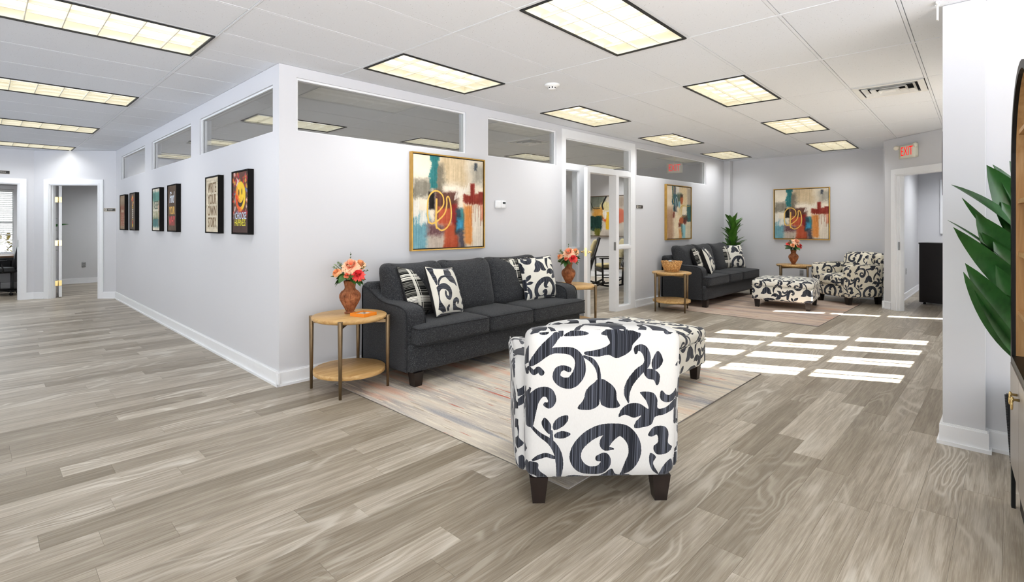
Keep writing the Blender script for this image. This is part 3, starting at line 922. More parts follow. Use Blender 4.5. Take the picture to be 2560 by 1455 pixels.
# ------------------------------------------------------------------ ceiling lights
def troffer_proto(dim=False, py=.605):
    hw, hd = TP / 2 - .014, py / 2 - .012
    r = thing('ceiling_light', 'x', 'ceiling light', (0, 0, H), 0, None)
    f = MB(); w = .016
    f.box(-hw, hw, -hd, -hd + w, -.006, .004); f.box(-hw, hw, hd - w, hd, -.006, .004); f.box(-hw, -hw + w, -hd + w, hd - w, -.006, .004); f.box(hw - w, hw, -hd + w, hd - w, -.006, .004)
    f.build('frame', M_BLACK, r)
    b = MB(); b.box(-hw, hw, -hd, hd, .095, .105)
    b.box(-hw, hw, -hd, -hd + .01, .004, .095); b.box(-hw, hw, hd - .01, hd, .004, .095); b.box(-hw, -hw + .01, -hd + .01, hd - .01, .004, .095); b.box(hw - .01, hw, -hd + .01, hd - .01, .004, .095)
    b.build('housing', M_LOUVER, r)
    MB().box(-hw + .011, hw - .011, -hd + .011, hd - .011, .080, .084).build('diffuser', M_LAMPD if dim else M_LAMP, r)
    iw, idp = hw - w, hd - w
    lo = MB()
    for k in range(1, 6):
        x = -iw + 2 * iw * k / 6; lo.prism([(x - .003, -idp), (x + .003, -idp), (x + .003, idp), (x - .003, idp)], .004, .026)
    for k in range(1, 3):
        y = -idp + 2 * idp * k / 3; lo.box(-iw, iw, y - .003, y + .003, .0045, .0255)
    lo.build('louver', M_LOUVER, r)
    ld = bpy.data.lights.new('lamp', 'AREA'); ld.shape = 'RECTANGLE'; ld.size = 1.1; ld.size_y = .5
    ld.energy = OFFICE_W if dim else LAMP_W; ld.color = (.95, .975, 1.0) if not dim else (1, 1, .98); ld.spread = math.radians(136)
    lo_ = bpy.data.objects.new('lamp', ld); COL.objects.link(lo_); lo_.parent = r; lo_.location = (0, 0, -.008)
    return r
def place_lights(proto, spots, py, th, dim):
    first = True
    for (x, y), lab, grp in spots:
        o = proto if first else copy_tree(proto)
        first = False
        o.location = (x, y, H); o.rotation_euler = (0, 0, th); o['label'] = lab; o['group'] = grp
GR = 'ceiling lights over the lounge'
sp = []
NM = ['nearest', 'second', 'third', 'farthest']
for k in range(4): sp.append((wpR(2 * k * TP, -3 * .605), 'recessed ceiling light, %s in the row farther from the partition windows' % NM[k], GR))
for k in range(4): sp.append((wpR(2 * k * TP, 0), 'recessed ceiling light, %s in the row hugging the partition above the sofas' % NM[k], GR))
place_lights(troffer_proto(), sp, .605, TH, False)
sp = []
for i, k in enumerate((0, 1, 2, 3)): sp.append((wpL(0, 4 * k * LP), 'recessed ceiling light, %s in the row along the poster wall' % NM[i], 'ceiling lights along the poster wall'))
sp.append((wpL(0, -4 * LP), 'recessed ceiling light above the open floor before the poster wall row', 'ceiling lights along the poster wall'))
place_lights(troffer_proto(False, LP), sp[:4], LP, 0, False)
sp = []
for j in range(2):
    for i in range(4): sp.append((wpO(2 * i * TP, 4 * j * .61), 'pale ceiling light inside the office, %s along the %s row behind the clerestory glass' % (NM[i], ('front', 'rear')[j]), 'ceiling lights inside the office'))
for i in (0, 2): sp.append((wpO(i * TP, 8 * .61), 'pale ceiling light inside the office by its end wall, %s of two' % ('first', 'second')[i // 2], 'ceiling lights inside the office'))
place_lights(troffer_proto(True, .61), sp, .61, 0, True)

sr = troffer_proto(False, .61); sr['label'] = 'unseen ceiling light added to brighten the side room beyond the exit doorway'; [c for c in bpy.data.objects if c.parent == sr and c.type == 'LIGHT'][0].data.energy = SIDE_W; sr.location = (10.6, -3.9, H - .012); sr['group'] = 'unseen ceiling lights added to the small rooms'
for (x, y), lab in (((.9, 9.9), 'unseen ceiling light added to brighten the small room behind the left-hand doorway'), ((-2.6, 9.8), 'unseen ceiling light added to brighten the study at the far left')):
    o = copy_tree(sr, lab, (x, y, H - .012), 0)
# the three small-room fittings are unseen, added only to brighten those rooms
def vent(x, y, th, label):
    r = thing('ceiling_vent', label, 'air vent', (x, y, H), th, 'supply vents in the ceilings')
    f = MB(); a = .285
    f.box(-a, a, -a, -a + .05, -.006, .006); f.box(-a, a, a - .05, a, -.006, .006); f.box(-a, -a + .05, -a + .05, a - .05, -.006, .006); f.box(a - .05, a, -a + .05, a - .05, -.006, .006)
    f.build('frame', M_METALW, r)
    MB().box(-a, a, -a, a, .06, .065).build('backing', M_BLACK, r)
    for s_, z in ((.215, -.012), (.15, -.016), (.085, -.018)):
        m = MB(); w = .030; v = []; fcs = []
        o_, i_ = s_, s_ - w
        v = [(-o_, -o_, z), (o_, -o_, z), (o_, o_, z), (-o_, o_, z), (-i_, -i_, z + .034), (i_, -i_, z + .034), (i_, i_, z + .034), (-i_, i_, z + .034)]
        v += [(p[0], p[1], p[2] + .003) for p in v]
        for k in range(4):
            j = (k + 1) % 4
            fcs += [(k, k + 4, j + 4, j), (k + 8, j + 8, j + 12, k + 12), (k, j, j + 8, k + 8), (k + 4, k + 12, j + 12, j + 4)]
        m.add(v, fcs); m.build('louver_ring', M_METALW, r)
    MB().box(-.05, .05, -.05, .05, -.018, -.015).build('centre_plate', M_METALW, r)
    return r
v1 = wpR(3 * TP - .30, -5 * .605)
vent(v1[0], v1[1], TH, 'white square supply vent in the lounge ceiling near the exit sign')
v2 = wpO(3 * TP - .30, -2 * .61)
vent(v2[0], v2[1], 0, 'white square supply vent inside the office behind the second clerestory pane')
# smoke detector
sm = thing('smoke_detector', 'round white smoke detector on the lounge ceiling', 'smoke detector', (2.128, -1.225, H + .003))
MB().lathe([(.001, 0), (.074, 0), (.074, -.012), (.062, -.022), (.040, -.026), (.038, -.044), (.030, -.050), (.001, -.052)][::-1], 28).build('body', M_METALW, sm)
vm = MB()
for k in range(8):
    a = k * PI / 4; vm.box(-.007, .007, -.0395, -.036, -.042, -.029, M=Rz(a))
stuff(vm.build('sensing_slots', M_BLACK, sm))
# small pipe hook on the column top
hk = MB().box(-.012, .012, -.004, .004, -.10, 0).box(-.06, -.012, -.004, .004, -.012, 0).box(-.012, .0, -.012, .012, -.012, -.004)
o = hk.build('ceiling_bracket', M_METALW, None, T(2.372, -4.118, H + .001)); tag(o, 'small white metal bracket at the ceiling by the column top', 'bracket')

# ------------------------------------------------------------------ exit sign
M_CREAM = plain('cream_plastic', rgb(226, 222, 205), .45, var=.01)
te = NT('exit_red'); te.set(color=rgb(150, 8, 8), rough=.6, spec=.1, emit=rgb(235, 20, 15), estr=.75)
def exit_sign(label, loc, rz):
    ex = thing('exit_sign', label, 'exit sign', loc, rz)
    MB().soft(0, -.03, 0, .31, .058, .20, .008, 4).build('housing', M_CREAM, ex)
    lettering('EXIT', .195, te.m, ex, T(0, -.0600, 0), .58)
    return ex
q = ME @ Vector((.51, 0, 0))
ex = exit_sign('white exit sign with red letters and two lamp heads over the opening', (q.x, q.y, 2.485), EA)
for sg in (-1, 1):
    m = MB(); m.lathe([(.012, 0), (.03, .004), (.036, .02), (.034, .042), (.030, .046), (.001, .047)], 16, M=T(sg * .19, -.055, .085) @ Rz(sg * -.5) @ Rx(PI / 2 + .35))
    m.tube([(sg * .13, -.03, .098), (sg * .15, -.04, .10), (sg * .19, -.05, .088)], .012, 8)
    m.build('lamp_head', M_CREAM, ex)

ex2 = exit_sign('exit sign hanging inside the office, seen through the last clerestory pane', (8.0, .43, 2.50), -PI / 2 + .35)
MB().tube([(0, -.03, .098), (0, -.03, .23)], .008, 8).build('hanger', M_CREAM, ex2)
# ------------------------------------------------------------------ thermostat, signs, outlets
th = thing('thermostat', 'white wall thermostat with small screen beside the large painting', 'thermostat', (2.618, 0, 1.608))
MB().soft(0, -.014, 0, .175, .028, .098, .008, 4).build('body', M_TRIM, th)
MB().box(.025, .070, -.030, -.0275, .008, .032).build('screen', plain('lcd', rgb(70, 76, 78), .2), th)
MB().box(-.004, -.002, -.0285, -.0275, -.045, .045).build('seam', M_GREYP, th)
M_SIGNTXT = plain('sign_print', rgb(205, 200, 190), .5)
M_SIGNBLK = plain('sign_black', rgb(30, 28, 28), .4)
def room_sign(loc, rz, label):
    r = thing('room_sign', label, 'sign', loc, rz, 'small black room signs')
    MB().box(-.100, .100, -.006, 0, -.026, .026).build('plate', M_SIGNBLK, r)
    MB().box(-.100, .100, -.0063, -.006, -.026, -.0252).box(-.100, .100, -.0063, -.006, .0252, .026).box(-.1, -.0992, -.0063, -.006, -.024, .024).box(.0992, .1, -.0063, -.006, -.024, .024).build('gold_border', M_BRASS, r)
    m = MB(); m.box(-.088, -.048, -.0072, -.006, -.019, .019); m.build('emblem', M_SIGNTXT, r)
    MB().box(-.074, -.062, -.0078, -.0072, -.010, .010).build('emblem_mark', M_SIGNBLK, r)
    m = MB()
    for x in range(7): m.box(-.030 + x * .0125, -.022 + x * .0125, -.0068, -.006, .000, .009)
    for x in range(9): m.box(-.030 + x * .009, -.024 + x * .009, -.0068, -.006, -.010, -.006)
    stuff(m.build('small_print', M_SIGNTXT, r))
room_sign((5.884, 0, 1.661), 0, 'small black room sign beside the office door frame')
p_ = lw(.112, .0); room_sign((p_[0], p_[1], 1.638), math.atan2(-.69, .724), 'small black room sign between the angled doorway and the posters')
room_sign((-1.48, 8.46, 2.30), 0, 'small black room sign above the study doorway')
def outlet(loc, rz, label, sc=1.):
    r = thing('wall_outlet', label, 'outlet', loc, rz)
    MB().soft(0, -.003, 0, .07 * sc, .006, .115 * sc, .003, 4).build('cover_plate', M_GREYP, r)
    m = MB()
    for z in (-.022, .022):
        m.box(-.012, -.008, -.0068, -.006, z - .006, z + .006); m.box(.008, .012, -.0068, -.006, z - .006, z + .006)
    stuff(m.build('socket_slots', M_BLACK, r))
outlet((-.06, 11.12, .432), 0, 'grey outlet low on the wall inside the left-hand room', 1.1)
outlet((9.55, -1.47, .42), -PI / 2, 'grey outlet below the far painting behind the side table')
outlet((10.16, -3.05, .50), 0, 'grey outlet on the side-room wall past the exit opening')
tv = thing('wall_television', 'black flat television on the back of the near column, seen edge on', 'television', (2.72, -4.623, 1.775), PI / 2)
MB().soft(0, -.015, 0, 1.02, .045, .43, .006, 3).build('screen_body', M_BLACK, tv)
MB().box(-.18, .18, .0, .079, -.1, .1).build('wall_bracket', M_BLACK, tv)
# ------------------------------------------------------------------ rugs
def rug_mat(name='streaked_rug', tint=(1, 1, 1, 1)):
    t = NT(name); p = t.obj()
    def lay(sx, sy, seed, det=3.):
        return t.noise(t.mapping(p, (sx, sy, 1), (seed, seed * 1.7, 0)), 1., det, .6, .15)
    base = t.ramp(lay(5., .5, 3.), [(.32, rgb(172, 166, 164)), (.45, rgb(204, 196, 186)), (.55, rgb(222, 214, 200)), (.68, rgb(226, 204, 182))])
    cream = t.ramp(lay(46., 3.2, 11., 4.), [(.52, (0, 0, 0, 1)), (.60, (1, 1, 1, 1))])
    c = t.mix(t.math('MULTIPLY', cream, .85), base, rgb(236, 229, 212))
    blue = t.ramp(lay(7., .55, 23.), [(.57, (0, 0, 0, 1)), (.70, (1, 1, 1, 1))])
    c = t.mix(t.math('MULTIPLY', blue, .75), c, rgb(138, 144, 160))
    tan = t.ramp(lay(34., 2.6, 31., 4.), [(.60, (0, 0, 0, 1)), (.66, (1, 1, 1, 1))])
    c = t.mix(t.math('MULTIPLY', tan, .7), c, rgb(172, 156, 134))
    peach = t.ramp(lay(4., .7, 47.), [(.58, (0, 0, 0, 1)), (.68, (1, 1, 1, 1))])
    c = t.mix(t.math('MULTIPLY', peach, .75), c, rgb(236, 186, 158))
    red = t.ramp(lay(30., 2.0, 59., 4.), [(.645, (0, 0, 0, 1)), (.685, (1, 1, 1, 1))])
    c = t.mix(t.math('MULTIPLY', red, .9), c, rgb(196, 88, 62))
    brk = t.noise(p, 130., 2., .6)
    c = t.mix(t.math('MULTIPLY', t.ramp(brk, [(.5, (0, 0, 0, 1)), (.62, (1, 1, 1, 1))]), .22), c, rgb(240, 236, 226))
    c = t.mix(1., c, tint, 'MULTIPLY')
    t.set(color=c, rough=.95, spec=.05); t.bump(brk, .25, .003)
    return t.m
M_RUG = rug_mat('streaked_rug', (.86, .84, .82, 1)); M_RUG_DIM = rug_mat('dim_light_rug', (.70, .60, .56, 1))  # same pattern twice; the far rug's tint is darkened for the weaker light there
M_RUGEDGE = plain('rug_edge', rgb(140, 134, 128), .9)
def rug(x0, x1, y0, y1, label, shift, mat):
    r = thing('area_rug', label, 'rug', ((x0 + x1) / 2, (y0 + y1) / 2, 0), 0)
    w, d = (x1 - x0) / 2, (y1 - y0) / 2
    m = MB().prism([(-w + .008, -d + .008), (w - .008, -d + .008), (w - .008, d - .008), (-w + .008, d - .008)], 0.0005, .006, inset=.0015).mesh('pile', mat)
    # give each rug its own part of the pattern
    m.transform(T(shift, shift * .4, 0)); link('pile', m, r, T(-shift, -shift * .4, 0))
    e = MB(); pts = [(-w + .004, -d + .004, .0035), (w - .004, -d + .004, .0035), (w - .004, d - .004, .0035), (-w + .004, d - .004, .0035)]
    e.tube(pts, .0034, 6, closed=True).build('bound_edge', M_RUGEDGE, r)
rug(.345, 3.20, -2.81, -.30, 'cream and orange streaked rug under the front sofa and armchair', 0., M_RUG)
rug(6.02, 8.78, -2.60, -.34, 'streaked rug in pink and grey, darkened for dimmer light, under the far sofa and ottoman', 9.3, M_RUG_DIM)

# ------------------------------------------------------------------ sofas
def piping_loop(m, cx, cy, z, w, d, r, rad=.005, n=6):
    pts = []
    for (sx, sy, a0) in ((1, 1, 0), (-1, 1, PI / 2), (-1, -1, PI), (1, -1, 1.5 * PI)):
        for k in range(n + 1):
            a = a0 + PI / 2 * k / n
            pts.append((cx + sx * (w / 2 - r) + r * math.cos(a), cy + sy * (d / 2 - r) + r * math.sin(a), z))
    m.tube(pts, rad, 6, closed=True)
def tapered_leg(m, x, y, z1, w1, w0, M=None):
    v = [(x - w0, y - w0, 0), (x + w0, y - w0, 0), (x + w0, y + w0, 0), (x - w0, y + w0, 0), (x - w1, y - w1, z1), (x + w1, y - w1, z1), (x + w1, y + w1, z1), (x - w1, y + w1, z1)]
    m.add(v, [(0, 3, 2, 1), (4, 5, 6, 7), (0, 1, 5, 4), (1, 2, 6, 5), (2, 3, 7, 6), (3, 0, 4, 7)], M=M); return m
SL, SX = 2.36, 0.72       # sofa body length; first sofa's left end
def arm_mesh(x0, x1, out_sign):
    """swooping sofa arm: profile in y/z, extruded over x with rounded edges"""
    prof = catmull([(-.09, .80), (-.14, .795), (-.23, .768), (-.33, .722), (-.42, .690), (-.52, .677), (-.63, .674), (-.72, .665), (-.785, .64), (-.812, .58), (-.816, .46), (-.817, .27), (-.818, .125)], 5)
    outline = [(p[0], p[1]) for p in prof] + [(-.09, .125)]
    n = len(outline); m = MB()
    c = (-.42, .40)
    def ring(x, ins):
        out = []
        for i, (y, z) in enumerate(outline):
            a = outline[i - 1]; b = outline[(i + 1) % n]
            tx, tz = b[0] - a[0], b[1] - a[1]; L = math.hypot(tx, tz) or 1
            nx, nz = -tz / L, tx / L
            # outline runs counter-clockwise seen from +x: inward normal
            if (c[0] - y) * nx + (c[1] - z) * nz < 0: nx, nz = -nx, -nz
            k = 0 if (i == n - 1) else ins
            out.append((x, y + nx * k, z + (nz * k if i < n - 1 and i > 0 else 0)))
        return out
    r = .028
    rings = []
    for k in range(5):
        a = PI / 2 * k / 4                      # 0 = side face, 90deg = top
        rings.append(ring(x0 + r - r * math.cos(a), r - r * math.sin(a)))
    for k in range(5):
        a = PI / 2 * (4 - k) / 4
        rings.append(ring(x1 - r + r * math.cos(a), r - r * math.sin(a)))
    v = [p for rg in rings for p in rg]; f = []
    for j in range(len(rings) - 1):
        for i in range(n):
            i2 = (i + 1) % n; f.append((j * n + i, (j + 1) * n + i, (j + 1) * n + i2, j * n + i2))
    m.add(v, f, True)
    # side caps in upright strips, so that the dip of the arm stays clean
    for rg, flip in ((rings[0], 0), (rings[-1], 1)):
        q = n - 1; vv = list(rg[:q]) + [(p[0], p[1], .125) for p in rg[:q]]
        ff = [(i, q + i, q + i + 1, i + 1) for i in range(q - 1)]
        m.add(vv, [tuple(reversed(t)) for t in ff] if flip else ff)
    return m, outline
def fix_normals(me):
    b = bmesh.new(); b.from_mesh(me); bmesh.ops.recalc_face_normals(b, faces=b.faces); b.to_mesh(me); b.free()
def make_sofa(label, right_arm=True):
    s = thing('sofa', label, 'sofa', (SX, 0, 0), 0, 'charcoal three-seat sofas')
    L = SL
    b = MB(); b.soft(L / 2, -.475, .24, L - .012, .79, .235, .03, 8, (0, 0, 0, .008, 0, 0)); b.build('base', M_TWEED, s)
    b = MB(); b.soft(L / 2, -.155, .50, L - .012, .15, .66, .04, 8); b.build('back_frame', M_TWEED, s)
    for nm, x0, x1 in (('arm', 0, .20), ('arm', L - .20, L))[:2 if right_arm else 1]:
        m, outl = arm_mesh(x0, x1, 1); o = m.build(nm, M_TWEED, s); fix_normals(o.data)
        pm_ = MB()
        for x in (x0 + .006, x1 - .006):
            pm_.tube([(x, y - .0, z - .004) for y, z in outl[2:-2]], .0055, 6)
        pm_.build('piping', M_PIPING, o)
    # three seat cushions, the outer ones running past the arm fronts
    xs = [(.045, .865, 1), (.875, 1.485, 0), (1.495, 2.375 if right_arm else 2.35, -1 if right_arm else 0)]
    for x0, x1, side in xs:
        w = x1 - x0
        def warp(p, X, Y, Z, side=side, w=w):
            # T shape: behind the arm front the outer part is narrower
            if side:
                t = min(1, max(0, (p.y + .13) / .06)); lim = w / 2 - (.16 if side > 0 else .21)
                if side > 0 and p.x < -lim: p.x = p.x * (1 - t) + (-lim + (p.x + lim) * .05) * t
                if side < 0 and p.x > lim: p.x = p.x * (1 - t) + (lim + (p.x - lim) * .05) * t
            return p
        c = MB(); cy = -.60; dd = .66
        c.soft((x0 + x1) / 2, cy, .425, w, dd, .155, .035, 16, (0, 0, 0, .010, .022, 0), warp=warp)
        o = c.build('seat_cushion', M_TWEED, s)
        pp = MB(); yf = cy - dd / 2 - .004
        ya = -.80 if side > 0 else -.40; yb = -.80 if side < 0 else -.40
        for z in (.492, .358):
            pp.tube([(x0 + .004, ya, z), (x0 + .004, yf + .04, z), (x0 + .012, yf + .012, z), (x0 + .04, yf, z), ((x0 + x1) / 2, yf - .006, z + (.004 if z > .4 else -.002)), (x1 - .04, yf, z), (x1 - .012, yf + .012, z), (x1 - .004, yf + .04, z), (x1 - .004, yb, z)], .005, 6)
        pp.build('piping', M_PIPING, o)
    bx = [(.085, .735), (.73, 1.38), (1.375, 2.16)]
    for x0, x1 in bx:
        w = x1 - x0
        def warp(p, X, Y, Z):
            # loose back cushion: raised corners, pulled-in sides, a soft lean
            p.z += .030 * abs(X) ** 3 * max(0, Z) - .010 * (1 - X * X) * max(0, Z)
            p.x *= 1 - .05 * max(0, Z) * (1 - max(0, Z)) + .015 * max(0, Z)
            p.y += .12 * (Z + 1) / 2
            return p
        c = MB(); c.soft((x0 + x1) / 2, -.40, .735, w, .20, .51, .085, 14, (.01, .01, .0, .045, .012, 0), warp=warp)
        o = c.build('back_cushion', M_TWEED, s)
        pp = MB(); pts = []
        for k in range(21):
            X = (-1 + 2 * k / 20) * .84; pts.append(((x0 + x1) / 2 + X * (w / 2 - .02), -.40 - .055 + .112, .735 + .255 - .012 + .030 * abs(X) ** 3 - .010 * (1 - X * X) - .05 * max(0, abs(X) - .9) * 6))
        pp.tube(pts, .0045, 6); pp.build('piping', M_PIPING, o)
    for x in (.085, L - .085):
        for y in (-.83, -.14):
            tapered_leg(MB(), x, y, .125, .048, .036).build('leg', M_LEG, s)
    return s
sofa = make_sofa('charcoal tweed sofa on the cream rug nearest the camera')
sofa2 = make_sofa('charcoal tweed sofa with one arm, against the wall beside the far green plant', False)
sofa2.location = (SX + 5.74, 0, 0)

# ------------------------------------------------------------------ cushions
def pillow_mesh(name, mat, w=.43, t=.15, seed=1):
    n = 16; v = []; f = []; r_ = random.Random(seed)
    for side in (-1, 1):
        for i in range(n + 1):
            for j in range(n + 1):
                X, Z = 2 * i / n - 1, 2 * j / n - 1
                k = 1 - .055 * (1 - Z * Z); l = 1 - .055 * (1 - X * X)
                th = (max(0, 1 - abs(X) ** 2.6) * max(0, 1 - abs(Z) ** 2.6)) ** .55
                wr = .006 * math.sin(5 * X + 3 * Z + seed) * th
                v.append((X * w / 2 * k, side * (t / 2 * th + .004) + wr, Z * w / 2 * l))
    N = (n + 1) ** 2
    for i in range(n):
        for j in range(n):
            a = i * (n + 1) + j; q = (a, a + n + 1, a + n + 2, a + 1)
            f.append(q); f.append(tuple(N + x for x in reversed(q)))
    edge = [i * (n + 1) for i in range(n + 1)] + [n * (n + 1) + j for j in range(1, n + 1)] + [i * (n + 1) + n for i in range(n - 1, -1, -1)] + [j for j in range(n - 1, 0, -1)]
    for a, b in zip(edge, edge[1:] + edge[:1]): f.append((b, a, N + a, N + b))
    m = MB(); m.add(v, f, True); m.mi = [1 if (i < 2 * n * n and i % 2 == 1) else 0 for i in range(len(f))]
    rim = [Vector(v[a]) * .5 + Vector(v[N + a]) * .5 for a in edge]
    p = MB(); p.tube(rim, .0055, 6, closed=True)
    return m.mesh('cover', mat, M_BLKPIPE), p.mesh('piping', M_BLKPIPE)
def pillow(label, mat, loc, yaw, lean, roll=0., w=.43, t=.15, seed=1, group='black and white throw pillows'):
    """loc = middle of the lower edge; lean tips the top back; roll spins it in its own plane"""
    r = thing('throw_pillow', label, 'pillow', loc, 0)
    r['group'] = group
    r.rotation_mode = 'QUATERNION'
    Mx = Rz(yaw) @ Rx(-lean) @ T(0, 0, w / 2) @ Ry(roll)
    r.matrix_world = T(*loc) @ Mx
    a, b = pillow_mesh('cover', mat, w, t, seed)
    link('cover', a, r); link('piping', b, r)
    return r
SZ = .512
pillow('plaid pillow behind the scroll pillow at the near end of the front sofa', M_PLAID, (1.16, -.505, SZ), .42, .40, .12, .48, .16, 2)
pillow('cream pillow with black scrolls, at the near end of the front sofa', M_DAMP2, (1.33, -.665, SZ), .36, .34, .10, .475, .17, 3)
pillow('plaid pillow mostly hidden behind the scroll pillow at the far end of the front sofa', M_PLAID, (2.52, -.475, SZ), -.10, .22, .0, .49, .14, 4)
pillow('cream pillow with black scrolls, upright at the far end of the front sofa', M_DAMP, (2.695, -.61, SZ), -.16, .28, -.03, .50, .17, 5)
S2 = 5.74
pillow('plaid pillow leaning by the left arm of the far sofa, partly behind the basket', M_PLAID, (6.98, -.58, SZ + .02), .34, .36, .0, .45, .16, 6)
pillow('scroll pillow seen edge on, beside the left arm of the far sofa', M_DAMP2, (7.15, -.69, SZ), .36, .36, .0, .47, .19, 7)
pillow('plaid pillow on the far sofa, tucked beside the scroll pillow below the plant', M_PLAID, (8.22, -.47, SZ), -.30, .26, .0, .45, .15, 8)
pillow('cream scroll pillow at the right end of the far sofa below the plant', M_DAMP, (8.60, -.56, SZ), -.50, .30, .0, .47, .17, 9)

# ------------------------------------------------------------------ armchairs (local frame: faces +y)
def make_chair(label, mat):
    c = thing('armchair', label, 'armchair', (0, 0, 0), 0)
    b = MB(); b.soft(0, .02, .235, .70, .74, .215, .03, 8); b.build('base', mat, c)
    def warp(p, X, Y, Z):
        p.y += -.085 * (Z + 1) / 2 + .02
        p.z += -.012 * X * X * max(0, Z)
        p.x *= 1 + .012 * max(0, Z)
        return p
    b = MB(); b.soft(0, -.295, .50, .735, .155, .745, .050, 14, (.004, .004, .015, .006, .01, 0), warp=warp)
    o = b.build('back', mat, c)
    for sx in (-1, 1):
        def warp2(p, X, Y, Z, sx=sx):
            p.x += sx * (.020 * max(0, Z) ** 2 + .012 * (1 - Y * Y) * 0)
            p.z += -.018 * max(0, Y) ** 2 * max(0, Z)
            return p
        b = MB(); b.soft(sx * .345, .055, .405, .135, .69, .55, .045, 10, (.006, .006, .006, 0, .006, 0), warp=warp2)
        o = b.build('arm', mat, c)
        pp = MB(); xo = sx * .345
        for dx in (-.052, .052):
            pp.tube([(xo + dx, .395, .16), (xo + dx + sx * .004, .397, .45), (xo + dx + sx * .014, .388, .61), (xo + dx + sx * .019, .35, .668), (xo + dx + sx * .02, .05, .684), (xo + dx + sx * .02, -.20, .684)], .004, 6)
        pp.build('welt', mat, o)
    b = MB(); b.soft(0, .105, .405, .55, .62, .15, .04, 12, (0, 0, .012, 0, .03, 0)); o = b.build('seat_cushion', mat, c)
    pp = MB(); piping_loop(pp, 0, .105, .466, .552, .622, .05, .0045); piping_loop(pp, 0, .105, .345, .552, .622, .05, .0045); pp.build('welt', mat, o)
    def warp3(p, X, Y, Z):
        p.y += -.07 * (Z + 1) / 2; p.z += -.02 * X * X * max(0, Z); return p
    b = MB(); b.soft(0, -.165, .665, .55, .14, .42, .055, 12, (0, 0, .045, 0, .01, 0), warp=warp3); b.build('back_cushion', mat, c)
    for sx in (-1, 1):
        for y in (-.295, .295):
            tapered_leg(MB(), sx * .303, y, .132, .045, .030).build('leg', M_LEG, c)
    return c
ch1 = make_chair('white armchair with black scrolls, seen from behind at the front', M_DAM)
ch1.location = (.588, -2.755, 0); ch1.rotation_euler = (0, 0, math.atan2(.726, .688) - PI / 2)
ch2 = copy_tree(ch1, 'cream armchair with black scrolls beside the far ottoman', (8.90, -2.39, 0), math.atan2(.575, -.818) - PI / 2)
def remat(o, a, b):
    for c in [x for x in bpy.data.objects if x.parent == o]:
        if c.data and c.data.materials and c.data.materials[0] == a:
            c.data = c.data.copy(); c.data.materials[0] = b
        remat(c, a, b)
remat(ch2, M_DAM, M_DAMC)

# ------------------------------------------------------------------ ottomans
def make_ottoman(label):
    o = thing('ottoman', label, 'ottoman', (0, 0, 0), 0)
    W_, D_ = .90, .88
    b = MB(); b.soft(0, 0, .245, W_, D_, .235, .03, 10, (.004,) * 4 + (0, 0)); b.build('base', M_DAMO, o)
    t_ = MB(); t_.soft(0, 0, .395, W_ + .008, D_ + .008, .11, .045, 12, (.006,) * 4 + (.03, 0)); q = t_.build('cushion_top', M_DAMO, o)
    pp = MB(); piping_loop(pp, 0, 0, .346, W_ + .01, D_ + .01, .035, .0045); pp.build('welt', M_DAMO, q)
    for sx in (-1, 1):
        for sy in (-1, 1):
            tapered_leg(MB(), sx * .37, sy * .37, .13, .040, .028).build('leg', M_LEG, o)
    return o
ot1 = make_ottoman('scroll-patterned ottoman half hidden behind the front armchair')
ot1.location = (2.26, -2.075, .006); ot1.rotation_euler = (0, 0, .02)
ot2 = copy_tree(ot1, 'scroll-patterned ottoman on the far rug before the far sofa', (7.64, -1.74, .006), .12)

# ------------------------------------------------------------------ side tables
def make_table(label):
    t = thing('side_table', label, 'side table', (0, 0, 0), 0)
    R = .302
    MB().lathe([(.001, .572), (R - .03, .572), (R - .012, .580), (R, .590), (R, .607), (R - .004, .611), (.001, .611)], 48).build('table_top', M_OAK, t)
    MB().lathe([(.001, .138), (R - .015, .138), (R - .012, .141), (R - .012, .170), (R - .016, .173), (.001, .173)], 48).build('shelf', M_OAK, t)
    for k in range(4):
        a = PI / 4 + k * PI / 2
        m = MB(); m.lathe([(.0115, 0), (.0165, .36), (.0195, .60), (.0185, .606), (.001, .607)], 14, M=T((R + .012) * math.cos(a), (R + .012) * math.sin(a), 0)).build('leg', M_BRONZE, t)
    m = MB()
    for a in (PI / 4, 3 * PI / 4):
        m.box(-R - .002, R + .002, -.009, .009, .545 if a < 1 else .5448, .5715 if a < 1 else .5713, M=Rz(a))
    m.build('cross_rail', M_BRONZE, t)
    return t
t1 = make_table('round oak side table at the near end of the front sofa, with orange tray'); t1.location = (.40, -.46, 0); t1.rotation_euler = (0, 0, .06)
t2 = copy_tree(t1, 'round oak side table between the front sofa and the office door', (3.425, -.45, 0), -.10)
t3 = copy_tree(t1, 'round oak side table holding a woven basket beside the far sofa', (5.93, -.55, 0), .36)
t4 = copy_tree(t1, 'round oak side table with dark legs below the far painting', (8.95, -1.50, 0), .25)
